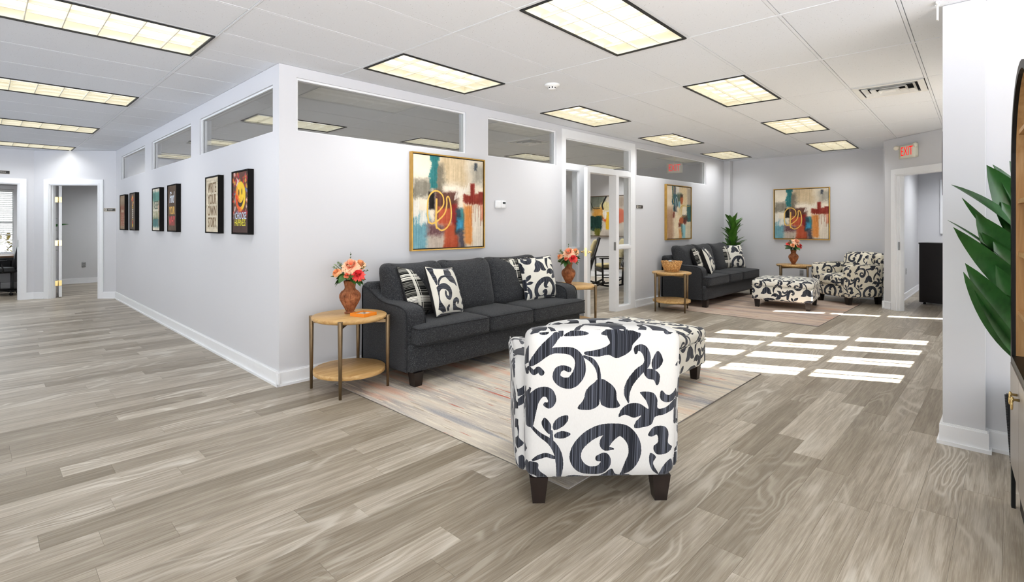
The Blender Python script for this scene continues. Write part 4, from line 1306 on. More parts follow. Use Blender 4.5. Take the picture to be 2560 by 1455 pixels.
# ------------------------------------------------------------------ vases and flowers
def wicker_mat():
    t = NT('wicker'); o = t.obj()
    sp = t.add('ShaderNodeSeparateXYZ', {0: o})
    ang = t.math('ARCTAN2', sp.outputs[1], sp.outputs[0])
    rows = t.math('SINE', t.math('MULTIPLY', sp.outputs[2], 1050.))
    st = t.math('SINE', t.math('MULTIPLY', ang, 36.))
    wv = t.math('MULTIPLY', rows, st)
    h = t.math('ADD', t.math('MULTIPLY', wv, .5), t.math('MULTIPLY', rows, .35))
    n = t.noise(o, 30., 2.)
    c = t.ramp(t.math('ADD', t.math('MULTIPLY', h, .35), n), [(.2, rgb(96, 50, 28)), (.5, rgb(158, 94, 58)), (.85, rgb(196, 132, 90))])
    t.set(color=c, rough=.55, spec=.3); t.bump(h, .7, .004)
    return t.m
M_WICK = wicker_mat()
VP = [(.001, .006), (.040, .0), (.048, .004), (.046, .010), (.036, .016), (.034, .024), (.046, .05), (.066, .085), (.084, .12), (.092, .148), (.090, .172), (.074, .198), (.052, .214), (.044, .226), (.043, .24), (.048, .27), (.054, .292), (.053, .297), (.048, .296), (.040, .25), (.036, .22), (.001, .215)]
def make_vase(label):
    v = thing('wicker_vase', label, 'vase', (0, 0, 0), 0)
    k = .93
    MB().lathe([(r * k, z * k) for r, z in VP[2:]], 40).build('body', M_WICK, v)
    MB().lathe([(.001, 0), (.040 * k, 0), (.050 * k, .003), (.050 * k, .009), (.044 * k, .013), (.001, .013)], 32).build('foot', M_WICK, v)
    m = MB(); pts = [(.052 * k * math.cos(a * PI / 16), .052 * k * math.sin(a * PI / 16), .294 * k) for a in range(32)]
    m.tube(pts, .005, 6, closed=True).build('rim', M_WICK, v)
    m = MB()
    for q in range(12):
        a = q * PI / 6
        m.tube([((r * k + .0012) * math.cos(a), (r * k + .0012) * math.sin(a), z * k) for r, z in VP[5:17]], .0028, 5)
    stuff(m.build('upright_canes', M_WICK, v))
    return v
def petal_mat(name, a, b, c):
    t = NT(name); o = t.obj()
    sp = t.add('ShaderNodeVectorMath', {0: o}, operation='LENGTH').outputs[1]
    n = t.noise(o, 40., 2.)
    f = t.math('ADD', t.math('MULTIPLY', sp, 13.), t.math('MULTIPLY', n, .45))
    t.set(color=t.ramp(f, [(.25, rgb(*a)), (.62, rgb(*b)), (1., rgb(*c))]), rough=.7, spec=.15, sub=.0)
    return t.m
M_PEACH = petal_mat('petal_peach', (232, 82, 60), (248, 148, 112), (252, 206, 170))
M_RED = petal_mat('petal_red', (190, 32, 40), (232, 62, 66), (244, 100, 92))
M_APR = petal_mat('petal_apricot', (240, 130, 70), (248, 176, 124), (252, 214, 176))
M_STEMG = plain('stem_green', rgb(70, 96, 52), .6, var=.2)
M_SPRIG = plain('sprig_green', rgb(138, 158, 112), .7, var=.25)
def flower_mesh(R, mat, seed, rings=6, pointy=0.):
    r_ = random.Random(seed); m = MB()
    for k in range(rings):
        fr = k / (rings - 1.); n = 5 + int(k * 2.2)
        tilt = 1.35 - 1.15 * fr; L = R * (.55 + .45 * fr); w = R * (.46 + .26 * fr)
        for q in range(n):
            a = 2 * PI * q / n + k * .5 + r_.uniform(-.15, .15); tl = tilt + r_.uniform(-.12, .12); LL = L * r_.uniform(.88, 1.1)
            Mx = Rz(a); v = []; f = []
            nu, nv = 5, 4
            for i in range(nu + 1):
                u = i / nu; ww = w * ((u / .6 + .25) ** .6 / 1.14 if u < .6 else math.sqrt(max(.03, 1 - ((u - .6) / .43) ** 2))) * (1 - pointy * u)
                ang = tl * (1 - .35 * u) + .25 * u * u * (1 if fr < .6 else -1.2)
                x = R * .06 + LL * u * math.cos(ang) * .92; z = LL * u * math.sin(ang) * .95 - R * .16 * fr
                for j in range(nv + 1):
                    s_ = 2 * j / nv - 1; v.append((x - .22 * w * s_ * s_ * math.cos(ang), ww * s_ * .5, z + .30 * ww * s_ * s_ * .5 + .05 * R * math.sin(4 * s_ + q) * u))
            for i in range(nu):
                for j in range(nv):
                    b = i * (nv + 1) + j; f.append((b, b + 1, b + nv + 2, b + nv + 1))
            m.add(v, f, True, 0, Mx)
    m.lathe([(.001, -R * .18), (R * .22, -R * .10), (R * .16, R * .12), (.001, R * .2)], 10)
    return m.mesh('flower', mat)
def leaf_blade(L, W, droop=.3, fold=.25, n=9, twist=0., tip=1.0):
    """leaf along +x, upper side +z"""
    v = []; f = []; x = z = 0.; ang = 0.
    for i in range(n + 1):
        u = i / n; w = W / 2 * (math.sin(PI * min(1, u * .94 + .06) ** .85) ** .8) * (1 if tip else 1)
        if u > .999: w = .0005
        a = -droop * u
        if i: x += L / n * math.cos(a); z += L / n * math.sin(a)
        for s_ in (-1, -.5, 0, .5, 1):
            t_ = twist * u
            y_ = s_ * w * math.cos(fold * abs(s_)); z_ = abs(s_) * w * math.sin(fold) 
            v.append((x, y_ * math.cos(t_) - z_ * math.sin(t_), z + z_ * math.cos(t_) + y_ * math.sin(t_)))
    for i in range(n):
        for j in range(4):
            b = i * 5 + j; f.append((b, b + 5, b + 6, b + 1))
    o = len(v)
    # a little thickness
    v += [(p[0], p[1], p[2] - .0016) for p in v]
    f += [tuple(o + k for k in reversed(q)) for q in f]
    return v, f
def aim(p, d, roll=0.):
    """matrix placing +x along d at p"""
    d = Vector(d).normalized(); up = Vector((0, 0, 1))
    y = up.cross(d)
    if y.length < .05: y = Vector((0, 1, 0))
    y.normalize(); z = d.cross(y)
    Mx = Matrix(((d.x, y.x, z.x, p[0]), (d.y, y.y, z.y, p[1]), (d.z, y.z, z.z, p[2]), (0, 0, 0, 1)))
    return Mx @ Rx(roll)
def make_bouquet(label, seed, k=1.):
    r_ = random.Random(seed)
    b = thing('bouquet', label, 'flowers', (0, 0, 0), 0)
    z0 = .27
    # camera-facing side is towards (-.72,-.70)
    c = Vector((-.72, -.70, 0)); rt = Vector((.695, -.719, 0))
    heads = [(rt * .02 + c * .035, .405, .088, M_PEACH, 0., .9), (rt * .085 + c * .06, .335, .066, M_RED, .25, .75), (rt * -.098 + c * .05, .352, .045, M_APR, 0., .8), (rt * .075 - c * .03, .415, .062, M_APR, 0., .6), (rt * -.02 - c * .07, .37, .06, M_RED, .2, .6), (rt * .0 + c * .085, .33, .030, M_PEACH, .1, .8)]
    st = MB()
    for i, (p, z, R, mt, pt, lean) in enumerate(heads):
        d = Vector((p.x, p.y, .10)).normalized()
        tilt = (c * .62 + Vector((0, 0, .75)) + Vector((p.x, p.y, 0)) * 4).normalized()
        me = flower_mesh(R * k, mt, seed * 10 + i, 6, pt)
        Mx = Matrix.Translation((p.x, p.y, z)) @ tilt.to_track_quat('Z', 'Y').to_matrix().to_4x4()
        link('flower', me, b, Mx)
        st.tube([(0, 0, .215), (p.x * .25, p.y * .25, .28), (p.x * .9, p.y * .9, z - R * .12)], .0032, 6)
    st.build('stems', M_STEMG, b)
    for i in range(22):
        a = 2 * PI * i / 22 * 1.0 + r_.uniform(-.1, .1); el_ = r_.uniform(-.25, .55)
        L = r_.uniform(.085, .125); v, f = leaf_blade(L, .066, r_.uniform(.3, 1.0), .25, 6)
        m = MB(); m.add(v, f, True); rr = r_.uniform(.02, .05)
        m.build('leaf', M_LEAFD, b, aim((rr * math.cos(a), rr * math.sin(a), .282 + r_.uniform(0, .05)), (math.cos(a) * math.cos(el_), math.sin(a) * math.cos(el_), math.sin(el_)), r_.uniform(-.9, .9)))
    def sprig(base, d, n, L, mat, nm):
        m = MB(); d = Vector(d).normalized(); p0 = Vector(base)
        m.tube([p0, p0 + d * L * .5 + Vector((0, 0, .004)), p0 + d * L], .0012, 5)
        for q in range(n):
            u = .35 + .65 * q / n; p = p0 + d * L * u
            for s_ in (-1, 1):
                v, f = leaf_blade(.020, .009, .2, .2, 3); dd = (d * .5 + Vector((r_.uniform(-1, 1), r_.uniform(-1, 1), r_.uniform(-.3, .9)))).normalized()
                m.add(v, f, True, 0, aim(p, dd))
        m.build(nm, mat, b)
    for q in range(5):
        sprig(rt * -.03 + Vector((0, 0, .33)), rt * (-.85 - .2 * q * .3) + c * r_.uniform(-.2, .5) + Vector((0, 0, .55 + .28 * q)), 9, .13, M_SPRIG, 'sprig')
    sprig(Vector((0, 0, .36)), Vector((.03, 0, 1)), 4, .16, M_LEAFD, 'sprig')
    for q in range(3): sprig(rt * .05 + Vector((0, 0, .34)), rt * 1. + Vector((0, 0, .2 + .5 * q)), 5, .11, M_LEAFD, 'sprig')
    return b
TZ = .6115
vs = make_vase('brown wicker vase next to the orange tray'); vs.location = (.435, -.40, TZ)
vs2 = copy_tree(vs, 'brown wicker vase on the table by the office door', (3.40, -.44, TZ))
vs3 = copy_tree(vs, 'brown wicker vase below the far painting', (8.95, -1.49, TZ))
b1 = make_bouquet('coral and red bouquet in the vase at the near end of the front sofa', 3); b1.location = (.435, -.40, TZ)
b2 = make_bouquet('pink and peach bouquet in the vase by the office door', 5); b2.location = (3.40, -.44, TZ); b2.rotation_euler = (0, 0, -.5)
b3 = make_bouquet('red and peach bouquet in the vase below the far painting', 8); b3.location = (8.95, -1.49, TZ); b3.rotation_euler = (0, 0, .5); b3.scale = (1.05,) * 3

# orange tray
M_ORANGE = plain('orange_lacquer', rgb(226, 132, 32), .4, var=.05)
tr = thing('coaster_tray', 'small orange square tray with a printed inset beside the vase', 'tray', (.455, -.585, TZ), .30)
m = MB(); a = .075; m.box(-a, a, -a, a, 0, .014)
for s_ in ((-a, -a + .012, -a, a), (a - .012, a, -a, a), (-a + .012, a - .012, -a, -a + .012), (-a + .012, a - .012, a - .012, a)): m.box(*s_, .014, .026)
m.build('frame', M_ORANGE, tr)
ti = NT('printed_card'); o_ = ti.obj(); n_ = ti.noise(o_, 45., 3.)
ti.set(color=ti.ramp(n_, [(.35, rgb(70, 70, 62)), (.48, rgb(170, 160, 146)), (.6, rgb(226, 220, 208))]), rough=.3)
MB().box(-a + .0125, a - .0125, -a + .0125, a - .0125, .0142, .017).build('inset', ti.m, tr)

# basket
def basket_mat():
    t = NT('seagrass'); o = t.obj(); sp = t.add('ShaderNodeSeparateXYZ', {0: o})
    ang = t.math('ARCTAN2', sp.outputs[1], sp.outputs[0])
    v = t.add('ShaderNodeCombineXYZ', {0: t.math('MULTIPLY', ang, 7.), 1: t.math('MULTIPLY', sp.outputs[2], 22.), 2: 0.}).outputs[0]
    n = t.noise(v, 1.6, 3., .6, 1.)
    t.set(color=t.ramp(n, [(.3, rgb(130, 82, 38)), (.48, rgb(198, 146, 84)), (.65, rgb(232, 192, 134))]), rough=.7); t.bump(n, .6, .006); return t.m
M_BASK = basket_mat()
bk = thing('woven_basket', 'woven seagrass bowl basket on the side table beside the far sofa', 'basket', (5.93, -.55, TZ), 0)
MB().lathe([(.001, .004), (.085, .0), (.100, .012), (.132, .062), (.152, .125), (.160, .162), (.154, .164), (.145, .125), (.124, .064), (.09, .018), (.001, .014)], 48, fn=lambda r, z, a: r * (1 + .012 * math.sin(26 * a + 90 * z)) if r > .09 else r).build('bowl', M_BASK, bk)
m = MB()
for lv in range(7):
    z = .014 + lv * .0235; r0 = .102 + .058 * (z / .165) ** .8
    m.tube([((r0 + .004 * math.sin(13 * q * 2 * PI / 60 + lv * 1.6)) * math.cos(q * 2 * PI / 60), (r0 + .004 * math.sin(13 * q * 2 * PI / 60 + lv * 1.6)) * math.sin(q * 2 * PI / 60), z + .003 * math.sin(11 * q * 2 * PI / 60 + lv)) for q in range(60)], .0058, 6, closed=True)
stuff(m.build('woven_strands', M_BASK, bk))
MB().tube([(.160 * math.cos(q * PI / 20), .160 * math.sin(q * PI / 20), .166 + .003 * math.sin(q * 2.2)) for q in range(40)], .0075, 6, closed=True).build('rim', M_BASK, bk)
def packet(label, x, y, z, rz, tilt, mat, w=.07, h=.055):
    p = thing('snack_packet', label, 'packet', (x, y, z), 0, 'packets in the basket'); p.rotation_euler = (tilt, 0, rz)
    MB().soft(0, 0, h / 2, w, .022, h * .8, .009, 6, (0, 0, .006, .006, 0, 0)).build('pouch', mat, p)
    MB().box(-w / 2, w / 2, -.0015, .0015, h * .88, h * .98).build('crimped_seal', M_STEEL, p)
M_PKB = plain('packet_black', rgb(28, 28, 30), .25); M_PKG = plain('packet_green', rgb(76, 104, 50), .35); M_PKS = plain('packet_silver', rgb(170, 172, 176), .25, metal=.6)
packet('black snack packet lying in the woven basket', 5.945, -.535, TZ + .120, -.7, .5, M_PKB, .10)
packet('green snack packet at the front of the woven basket', 5.90, -.615, TZ + .100, -.7, .45, M_PKG, .08)
packet('silver snack packet standing at the back of the woven basket', 5.975, -.505, TZ + .128, -.6, -.2, M_PKS, .06)
packet('dark snack packet at the side of the woven basket', 6.00, -.58, TZ + .108, .4, .4, M_PKB, .07)

# ------------------------------------------------------------------ plants
M_POT = plain('dark_planter', rgb(60, 58, 56), .6)
fp = thing('potted_dracaena', 'tall leafy green plant in the corner behind the far sofa', 'plant', (9.02, -.33, 0), 0)
MB().lathe([(.001, .002), (.13, 0), (.16, .28), (.165, .30), (.15, .30), (.145, .27), (.001, .27)], 24).build('pot', M_POT, fp)
st = MB(); st.tube([(0, 0, .26), (.02, .01, .8), (0, 0, 1.35)], [.022, .018, .012], 8); st.build('stem', M_STEMG, fp)
r_ = random.Random(12)
LM = []
for q in range(4):
    v, f = leaf_blade(.35, .105 + .008 * q, .06 + .14 * q, .25, 9); mm = MB(); mm.add(v, f, True); LM.append(mm.mesh('leaf', M_LEAFY))
nlv = 44
for i in range(nlv):
    u = i / (nlv - 1.); a = i * 2.39996; z = .66 + .72 * u
    el_ = (.82, 1.02, 1.18)[i % 3] + .10 * u + r_.uniform(-.12, .12); sc = .92 - .10 * u + r_.uniform(-.1, .1)
    link('leaf', LM[i % 4], fp, aim((.018 * math.cos(a), .012 * math.sin(a), z), (math.cos(a) * math.cos(el_), math.sin(a) * math.cos(el_), math.sin(el_)), r_.uniform(-.3, .3)) @ Matrix.Diagonal((sc, sc, sc, 1)))
# near plant between column and cabinet: large leaves described by base and tip
npl = thing('leafy_plant', 'dark green broad-leaved plant rising beside the arched cabinet', 'plant', (2.16, -4.60, 0), 0)
MB().lathe([(.001, .002), (.11, 0), (.135, .26), (.14, .28), (.125, .28), (.12, .25), (.001, .25)], 24).build('pot', M_POT, npl)
MB().tube([(0, 0, .24), (.01, .01, .7), (0, 0, 1.42)], [.018, .014, .010], 8).build('stem', M_STEMG, npl)
# base, tip, width, droop, turn away from facing the room
LV = [((2.12, -4.54, 1.20), (1.647, -4.228, 1.566), .095, .5, .75), ((2.12, -4.54, 1.15), (1.685, -4.267, 1.500), .060, .3, -.9),
      ((2.12, -4.54, .99), (1.634, -4.215, 1.388), .060, .3, 1.1), ((2.11, -4.53, .95), (1.654, -4.236, 1.352), .120, .45, -.35),
      ((2.12, -4.54, .62), (1.696, -4.279, 1.17), .155, .25, .15), ((2.11, -4.53, .60), (1.689, -4.272, 1.126), .110, .25, -.75),
      ((2.14, -4.56, 1.20), (1.772, -4.357, 1.665), .190, .25, .1), ((2.14, -4.56, 1.26), (1.800, -4.379, 1.668), .12, .25, .6), ((2.15, -4.58, 1.30), (1.90, -4.44, 1.69), .13, .2, .3),
      ((2.12, -4.54, .96), (1.725, -4.317, 1.420), .20, .2, .05), ((2.12, -4.54, 1.00), (1.760, -4.340, 1.325), .13, .2, -.4), ((2.13, -4.56, .66), (1.80, -4.39, 1.16), .16, .2, .1),
      ((2.14, -4.57, .9), (1.80, -4.38, 1.28), .19, .2, .1), ((2.14, -4.57, .7), (1.84, -4.41, 1.02), .17, .2, -.1), ((2.14, -4.57, 1.1), (1.86, -4.41, 1.48), .17, .2, .2),
      ((2.2, -4.64, 1.1), (2.36, -4.75, 1.5), .13, .4, 0), ((2.2, -4.64, .8), (2.30, -4.80, 1.25), .13, .4, 0), ((2.18, -4.66, 1.2), (2.12, -4.95, 1.6), .13, .4, 0), ((2.12, -4.66, 1.25), (1.98, -4.82, 1.72), .12, .3, 0)]
for B, Tp, wd_, dr, turn in LV:
    B = Vector(B) - Vector((2.16, -4.60, 0)); Tp = Vector(Tp) - Vector((2.16, -4.60, 0))
    d = Tp - B; L = d.length
    v, f = leaf_blade(L, wd_, dr, .28, 12); last = Vector(v[12 * 5 + 2])
    mm = MB(); mm.add(v, f, True)
    ex_ = math.atan2(last.z, last.x)
    A0 = aim(B, d, 0); room = Vector((-.92, .05, .35)); yv = A0.col[1].xyz; zv = A0.col[2].xyz
    roll = math.atan2(-yv.dot(room), zv.dot(room)) + turn
    mm.build('leaf', M_LEAF, npl, aim(B, d, roll) @ Ry(ex_) @ Matrix.Diagonal((L / last.length, 1, 1, 1)))
# plant leaf peeking into the left doorway
pp_ = thing('potted_plant', 'green plant behind the left-hand doorway, one leaf tip showing', 'plant', (-.86, 10.70, 0), 0)
MB().lathe([(.001, .002), (.10, 0), (.125, .26), (.13, .28), (.115, .28), (.11, .25), (.001, .25)], 20).build('pot', M_POT, pp_)
MB().tube([(0, 0, .24), (.02, 0, .8), (0, 0, 1.35)], [.016, .012, .008], 8).build('stem', M_STEMG, pp_)
for i in range(14):
    a = i * 2.4; el_ = .5 + .03 * i; v, f = leaf_blade(.42, .07, .8, .3, 8); mm = MB(); mm.add(v, f, True)
    if abs(math.cos(a)) > .0 and math.cos(a) < -.3: continue
    mm.build('leaf', M_LEAF, pp_, aim((0, 0, .75 + .045 * i), (math.cos(a) * math.cos(el_), math.sin(a) * math.cos(el_), math.sin(el_))))
v, f = leaf_blade(.54, .085, .5, .3, 8); mm = MB(); mm.add(v, f, True); mm.build('leaf', M_LEAF, pp_, aim((0, 0, 1.24), (1, .0, .50), .8))

# ------------------------------------------------------------------ pictures
M_GOLD = plain('gold_frame', rgb(206, 164, 88), .32, metal=.85, var=.10)
M_SHADOWGAP = plain('shadow_gap', rgb(40, 34, 30), .6)
def framed(name, label, cat, loc, rz, w, h, im, fm, fw=.014, depth=.045, gap=.010, group=None, gapm=None, canvas_back=.010):
    p = thing(name, label, cat, loc, rz, group)
    f = MB(); a, b = w / 2, h / 2
    f.box(-a, -a + fw, -depth, 0, -b, b); f.box(a - fw, a, -depth, 0, -b, b); f.box(-a + fw, a - fw, -depth, 0, b - fw, b); f.box(-a + fw, a - fw, -depth, 0, -b, -b + fw)
    f.build('frame', fm, p)
    MB().box(-a + fw, a - fw, -.012, -.002, -b + fw, b - fw).build('backing', gapm or M_SHADOWGAP, p)
    cw, chh = w - 2 * fw - 2 * gap, h - 2 * fw - 2 * gap
    MB().box(-cw / 2, cw / 2, -depth + canvas_back, -.012, -chh / 2, chh / 2).build('canvas', print_mat(name + '_print', im, cw, chh), p)
    return p, cw, chh
def abstract_one():
    c = Canvas(420, 480, (226, 214, 192), 21)
    c.rect(.34, -.1, .74, .30, (206, 184, 148), .05, .10); c.rect(.0, .27, .26, .46, (132, 126, 112), .03, .10); c.rect(.30, .08, .42, .42, (126, 118, 102), .04, .10)
    c.rect(.225, -.05, .325, .36, (44, 112, 112), .012, .07); c.rect(.84, .06, 1.1, .26, (160, 154, 140), .05, .10); c.rect(.86, .02, .90, .12, (70, 76, 84), .01, .06)
    c.rect(-.1, .62, .20, 1.1, (112, 160, 170), .04, .08); c.rect(.20, .82, .42, 1.1, (190, 174, 158), .04, .08); c.rect(.18, .74, .42, .86, (112, 78, 80), .04, .10)
    c.rect(.30, .38, .62, .70, (98, 62, 52), .03, .08); c.rect(.205, .40, .285, .58, (22, 16, 14), .012, .03); c.rect(.40, .31, .68, .385, (234, 222, 202), .02, .05)
    c.rect(.34, .56, .50, .74, (190, 90, 62), .02, .06); c.rect(.52, .52, .60, .78, (134, 32, 30), .02, .05); c.rect(.41, .74, .63, 1.1, (172, 76, 46), .02, .05, 1., .02)
    c.rect(.58, .575, .72, .85, (38, 66, 78), .025, .06); c.rect(.60, .68, .70, .80, (62, 142, 176), .02, .05); c.rect(.66, .58, .70, .70, (66, 132, 134), .015, .04); c.rect(.62, .82, .72, 1.1, (80, 74, 82), .03, .06)
    c.rect(.71, .52, .83, .97, (216, 142, 76), .02, .05, 1., .03); c.rect(.84, .52, 1.1, 1.1, (218, 206, 188), .03, .05)
    c.rect(.70, .395, 1.1, .495, (136, 50, 36), .012, .05, 1., .03); c.rect(.80, .27, .865, .47, (134, 44, 34), .012, .03); c.rect(.93, .36, 1.1, .52, (128, 44, 34), .012, .04); c.rect(.96, .52, 1.05, .68, (206, 132, 104), .02, .05)
    for k in range(8): c.line([(.76 + .028 * k, .49), (.76 + .028 * k + .004, .56 + .05 * ((k * 7) % 5))], (150, 84, 56), .0028, .002)
    for k in range(16):
        x = .56 + .0145 * k; y = .47 - .008 * k; c.line([(x, y), (x + .01, y - .05 - .02 * (k % 3))], (236, 228, 214), .004, .002)
    c.rect(-.02, .47, .07, .66, (228, 222, 208), .012, .06, .95, .04); c.rect(.09, .60, .17, .73, (226, 222, 210), .012, .06, .9, .05)
    for k in range(5): c.rect(.02 + .035 * k, .50 + .04 * k, .035 + .035 * k, .74, (226, 222, 212), .008, .05, .8, .05)
    G = (236, 190, 92)
    c.line([(.20, .72), (.185, .60), (.20, .46), (.26, .39), (.33, .38), (.395, .43), (.405, .52), (.36, .58), (.31, .62)], G, .009, .003)
    c.line([(.20, .72), (.25, .735), (.33, .70), (.42, .62), (.45, .52), (.45, .45), (.48, .44), (.51, .54), (.515, .64), (.50, .71), (.45, .78), (.38, .81), (.32, .78)], G, .009, .003)
    c.line([(.31, .47), (.305, .60), (.30, .72), (.31, .78)], G, .012, .003)
    return c.image('abstract_one')
def abstract_two():
    c = Canvas(300, 480, (222, 204, 176), 33)
    c.rect(.55, -.1, .85, .55, (222, 200, 158), .05, .08); c.rect(.85, .0, 1.1, .36, (172, 158, 138), .04, .06); c.rect(-.1, .42, .26, 1.1, (176, 142, 112), .06, .08)
    c.rect(.20, -.05, .32, .36, (52, 92, 100), .012, .06); c.rect(.26, .0, .36, .2, (110, 112, 112), .02, .05); c.rect(.38, -.05, .50, .17, (226, 220, 208), .02, .05)
    c.rect(.26, .15, .44, .48, (54, 92, 98), .02, .07); c.rect(.42, .12, .60, .30, (96, 110, 92), .03, .07); c.ell(.60, .24, .07, .09, (176, 96, 52), .015, .04); c.rect(.55, .14, .66, .19, (64, 54, 46), .02, .04)
    c.rect(.46, .29, .54, .42, (124, 172, 186), .02, .05); c.rect(.30, .38, .42, .49, (34, 34, 40), .012, .05); c.rect(.24, .50, .32, .60, (118, 56, 40), .02, .06)
    c.rect(.30, .56, .50, 1.1, (232, 214, 180), .03, .06); c.rect(.40, .40, .64, .62, (226, 208, 170), .03, .06); c.ell(.72, .475, .10, .10, (234, 222, 198), .012, .04)
    c.rect(.83, .34, 1.1, .68, (52, 94, 92), .012, .06); c.rect(.62, .56, .86, .66, (70, 60, 52), .02, .06); c.ell(.60, .66, .10, .075, (182, 100, 58), .012, .04); c.rect(.48, .70, .58, .78, (120, 62, 44), .015, .05); c.ell(.74, .68, .07, .05, (96, 40, 34), .015, .05)
    c.rect(.60, .74, .76, 1.1, (140, 190, 196), .02, .05); c.rect(.58, .72, .64, .95, (82, 116, 110), .02, .05); c.rect(.48, .82, .60, 1.1, (214, 156, 100), .03, .06); c.rect(.78, .72, 1.1, 1.1, (204, 194, 166), .04, .06)
    c.line([(.36, .46), (.34, .36), (.36, .24), (.40, .20), (.42, .26), (.40, .36), (.37, .46), (.34, .52)], (210, 214, 214), .006, .003)
    c.line([(.27, .0), (.25, .1), (.23, .2), (.26, .27), (.28, .32)], (206, 170, 90), .008, .003)
    for k in range(5): c.line([(.48 + .03 * k, .55), (.52 + .03 * k, .44 - .02 * k), (.60 + .02 * k, .37), (.70, .36), (.84, .37), (.98, .36)], (206, 172, 84), .004, .002)
    c.line([(.62, .40), (.60, .52), (.66, .58), (.76, .58)], (206, 172, 84), .004, .002)
    return c.image('abstract_two')
def abstract_three():
    c = Canvas(420, 420, (196, 186, 172), 45)
    c.rect(-.1, -.1, .5, .34, (118, 124, 112), .06, .10); c.rect(.66, .0, 1.1, .3, (150, 134, 118), .06, .08)
    c.ell(.72, .5, .34, .20, (196, 88, 44), .02, .05); c.ell(.5, .32, .16, .20, (212, 200, 150), .03, .08); c.rect(.18, .28, .46, .54, (206, 152, 74), .03, .10)
    c.rect(.02, .50, .40, .86, (18, 50, 44), .02, .10); c.rect(.0, .58, .12, .74, (32, 92, 78), .02, .08); c.rect(.44, .36, .58, .58, (222, 214, 202), .02, .08); c.rect(.52, .40, .68, .86, (214, 170, 40), .012, .08)
    c.rect(.22, .82, .36, 1., (104, 104, 40), .02, .08); c.rect(-.1, .84, .16, 1.1, (150, 156, 136), .04, .06); c.rect(.40, .88, 1.1, 1.1, (178, 168, 158), .05, .06)
    c.line([(.52, .0), (.46, .12), (.42, .22), (.44, .32)], (30, 32, 34), .018, .006); c.line([(.1, .05), (.14, .2), (.2, .3), (.36, .30)], (50, 54, 50), .008, .004)
    return c.image('abstract_three')
IM1 = abstract_one(); IM2 = abstract_two(); IM3 = abstract_three()
framed('abstract_painting', 'large gold-framed abstract painting over the front sofa', 'painting', (1.823, -.001, 1.605), 0, 1.02, 1.025, IM1, M_GOLD)
framed('abstract_painting', 'narrow-looking gold-framed abstract painting over the far sofa with teal streaks', 'painting', (7.245, -.001, 1.588), 0, 1.00, 1.0, IM2, M_GOLD)
framed('abstract_painting', 'gold-framed abstract painting on the far wall above the side table', 'painting', (9.549, -1.466, 1.578), -PI / 2, 1.00, 1.02, IM1, M_GOLD)
framed('abstract_painting', 'abstract painting with yellow and orange seen through the office doorway', 'painting', (9.549, 3.10, 1.585), -PI / 2, 1.25, 1.06, IM3, plain('grey_wood_frame', rgb(132, 112, 94), .5))

# posters
M_PFR = plain('dark_walnut_frame', rgb(12, 9, 8), .6, spec=.15, var=.15)
def poster(label, ycen, im, kind):
    p, w, h = framed('framed_poster', label, 'poster', (-.001, ycen, 1.575), -PI / 2, .440, .605, im, M_PFR, .012, .052, .004, 'framed posters on the left wall', None, .006)
    return p, w, h
PYD = -.0470
def letters(p, body, z, size, col, squash, dep=.0008, y=PYD, x=0.):
    return lettering(body, size, plain('ink_%d_%d_%d' % col, rgb(*col), .6, var=.03), p, T(x, y, z), squash, dep)
c = Canvas(260, 360, (150, 128, 104), 61); c.rect(-.1, .3, 1.1, .55, (132, 74, 52), .06, .15, .8); c.rect(.0, .55, 1., .9, (168, 140, 112), .08, .2, .8)
for k in range(8): c.rect(.08, .52 + .05 * k, .9 - .07 * (k % 3), .545 + .05 * k, (150, 62, 48), .008, .06, .75)
c.rect(.2, .42, .8, .50, (196, 178, 150), .02, .06, .8)
poster('framed poster with brown and rust brushwork, farthest on the poster wall', 6.53, c.image('poster_rust'), 1)
c = Canvas(260, 360, (84, 72, 60), 62); r_ = random.Random(3)
PALETTE = [(196, 60, 44), (70, 96, 140), (206, 170, 60), (150, 60, 110), (90, 120, 80), (214, 120, 60)]
for k in range(46):
    v_ = r_.uniform(.06, .30); wd_ = .07 + .16 * max(0, 1 - abs(v_ - .17) / .13); c.ell(.5 + r_.uniform(-wd_, wd_), v_, .05, .028, r_.choice(PALETTE), .008, .03)
for k in range(8): c.rect(.40 + .01 * (k % 2), .32 + .055 * k, .60, .36 + .055 * k, (214, 206, 190) if 1 < k < 7 else (206, 160, 60), .006, .03)
c.rect(.42, .76, .58, .86, (190, 80, 60), .01, .04); c.ell(.5, .89, .09, .05, (222, 190, 60), .01, .03)
poster('framed brown poster with a colourful tapering column, second from the far end', 5.685, c.image('poster_column'), 2)
c = Canvas(260, 360, (214, 206, 188), 63); c.rect(.04, .08, .96, .90, (90, 142, 130), .02, .06); c.rect(.0, .06, .4, .26, (66, 110, 100), .06, .15, .8); c.rect(.04, .30, .96, .72, (206, 200, 180), .02, .06); c.rect(.04, .70, .96, .92, (66, 112, 112), .03, .10); c.rect(.8, .3, .96, .9, (170, 110, 84), .05, .15, .5)
p, w, h = poster('framed teal poster reading KEEP GOING, third from the far end', 4.11, c.image('poster_teal'), 3)
letters(p, 'KEEP', .055, .165, (70, 92, 76), .80); letters(p, 'GOING', -.085, .165, (150, 150, 110), .66)
c = Canvas(260, 360, (82, 62, 44), 64)
p, w, h = poster('framed dark brown poster reading Find YOUR WHY in neon lettering', 3.26, c.image('poster_neon'), 4)
o = letters(p, 'Find', .13, .21, (222, 230, 240), .62); o.data.transform(Matrix(((1, 0, .22, 0), (0, 1, 0, 0), (0, 0, 1, 0), (0, 0, 0, 1))))
letters(p, 'YOUR', -.035, .145, (238, 192, 104), .66); letters(p, 'WHY', -.170, .175, (226, 92, 96), .70)
c = Canvas(300, 420, (214, 202, 178), 65)
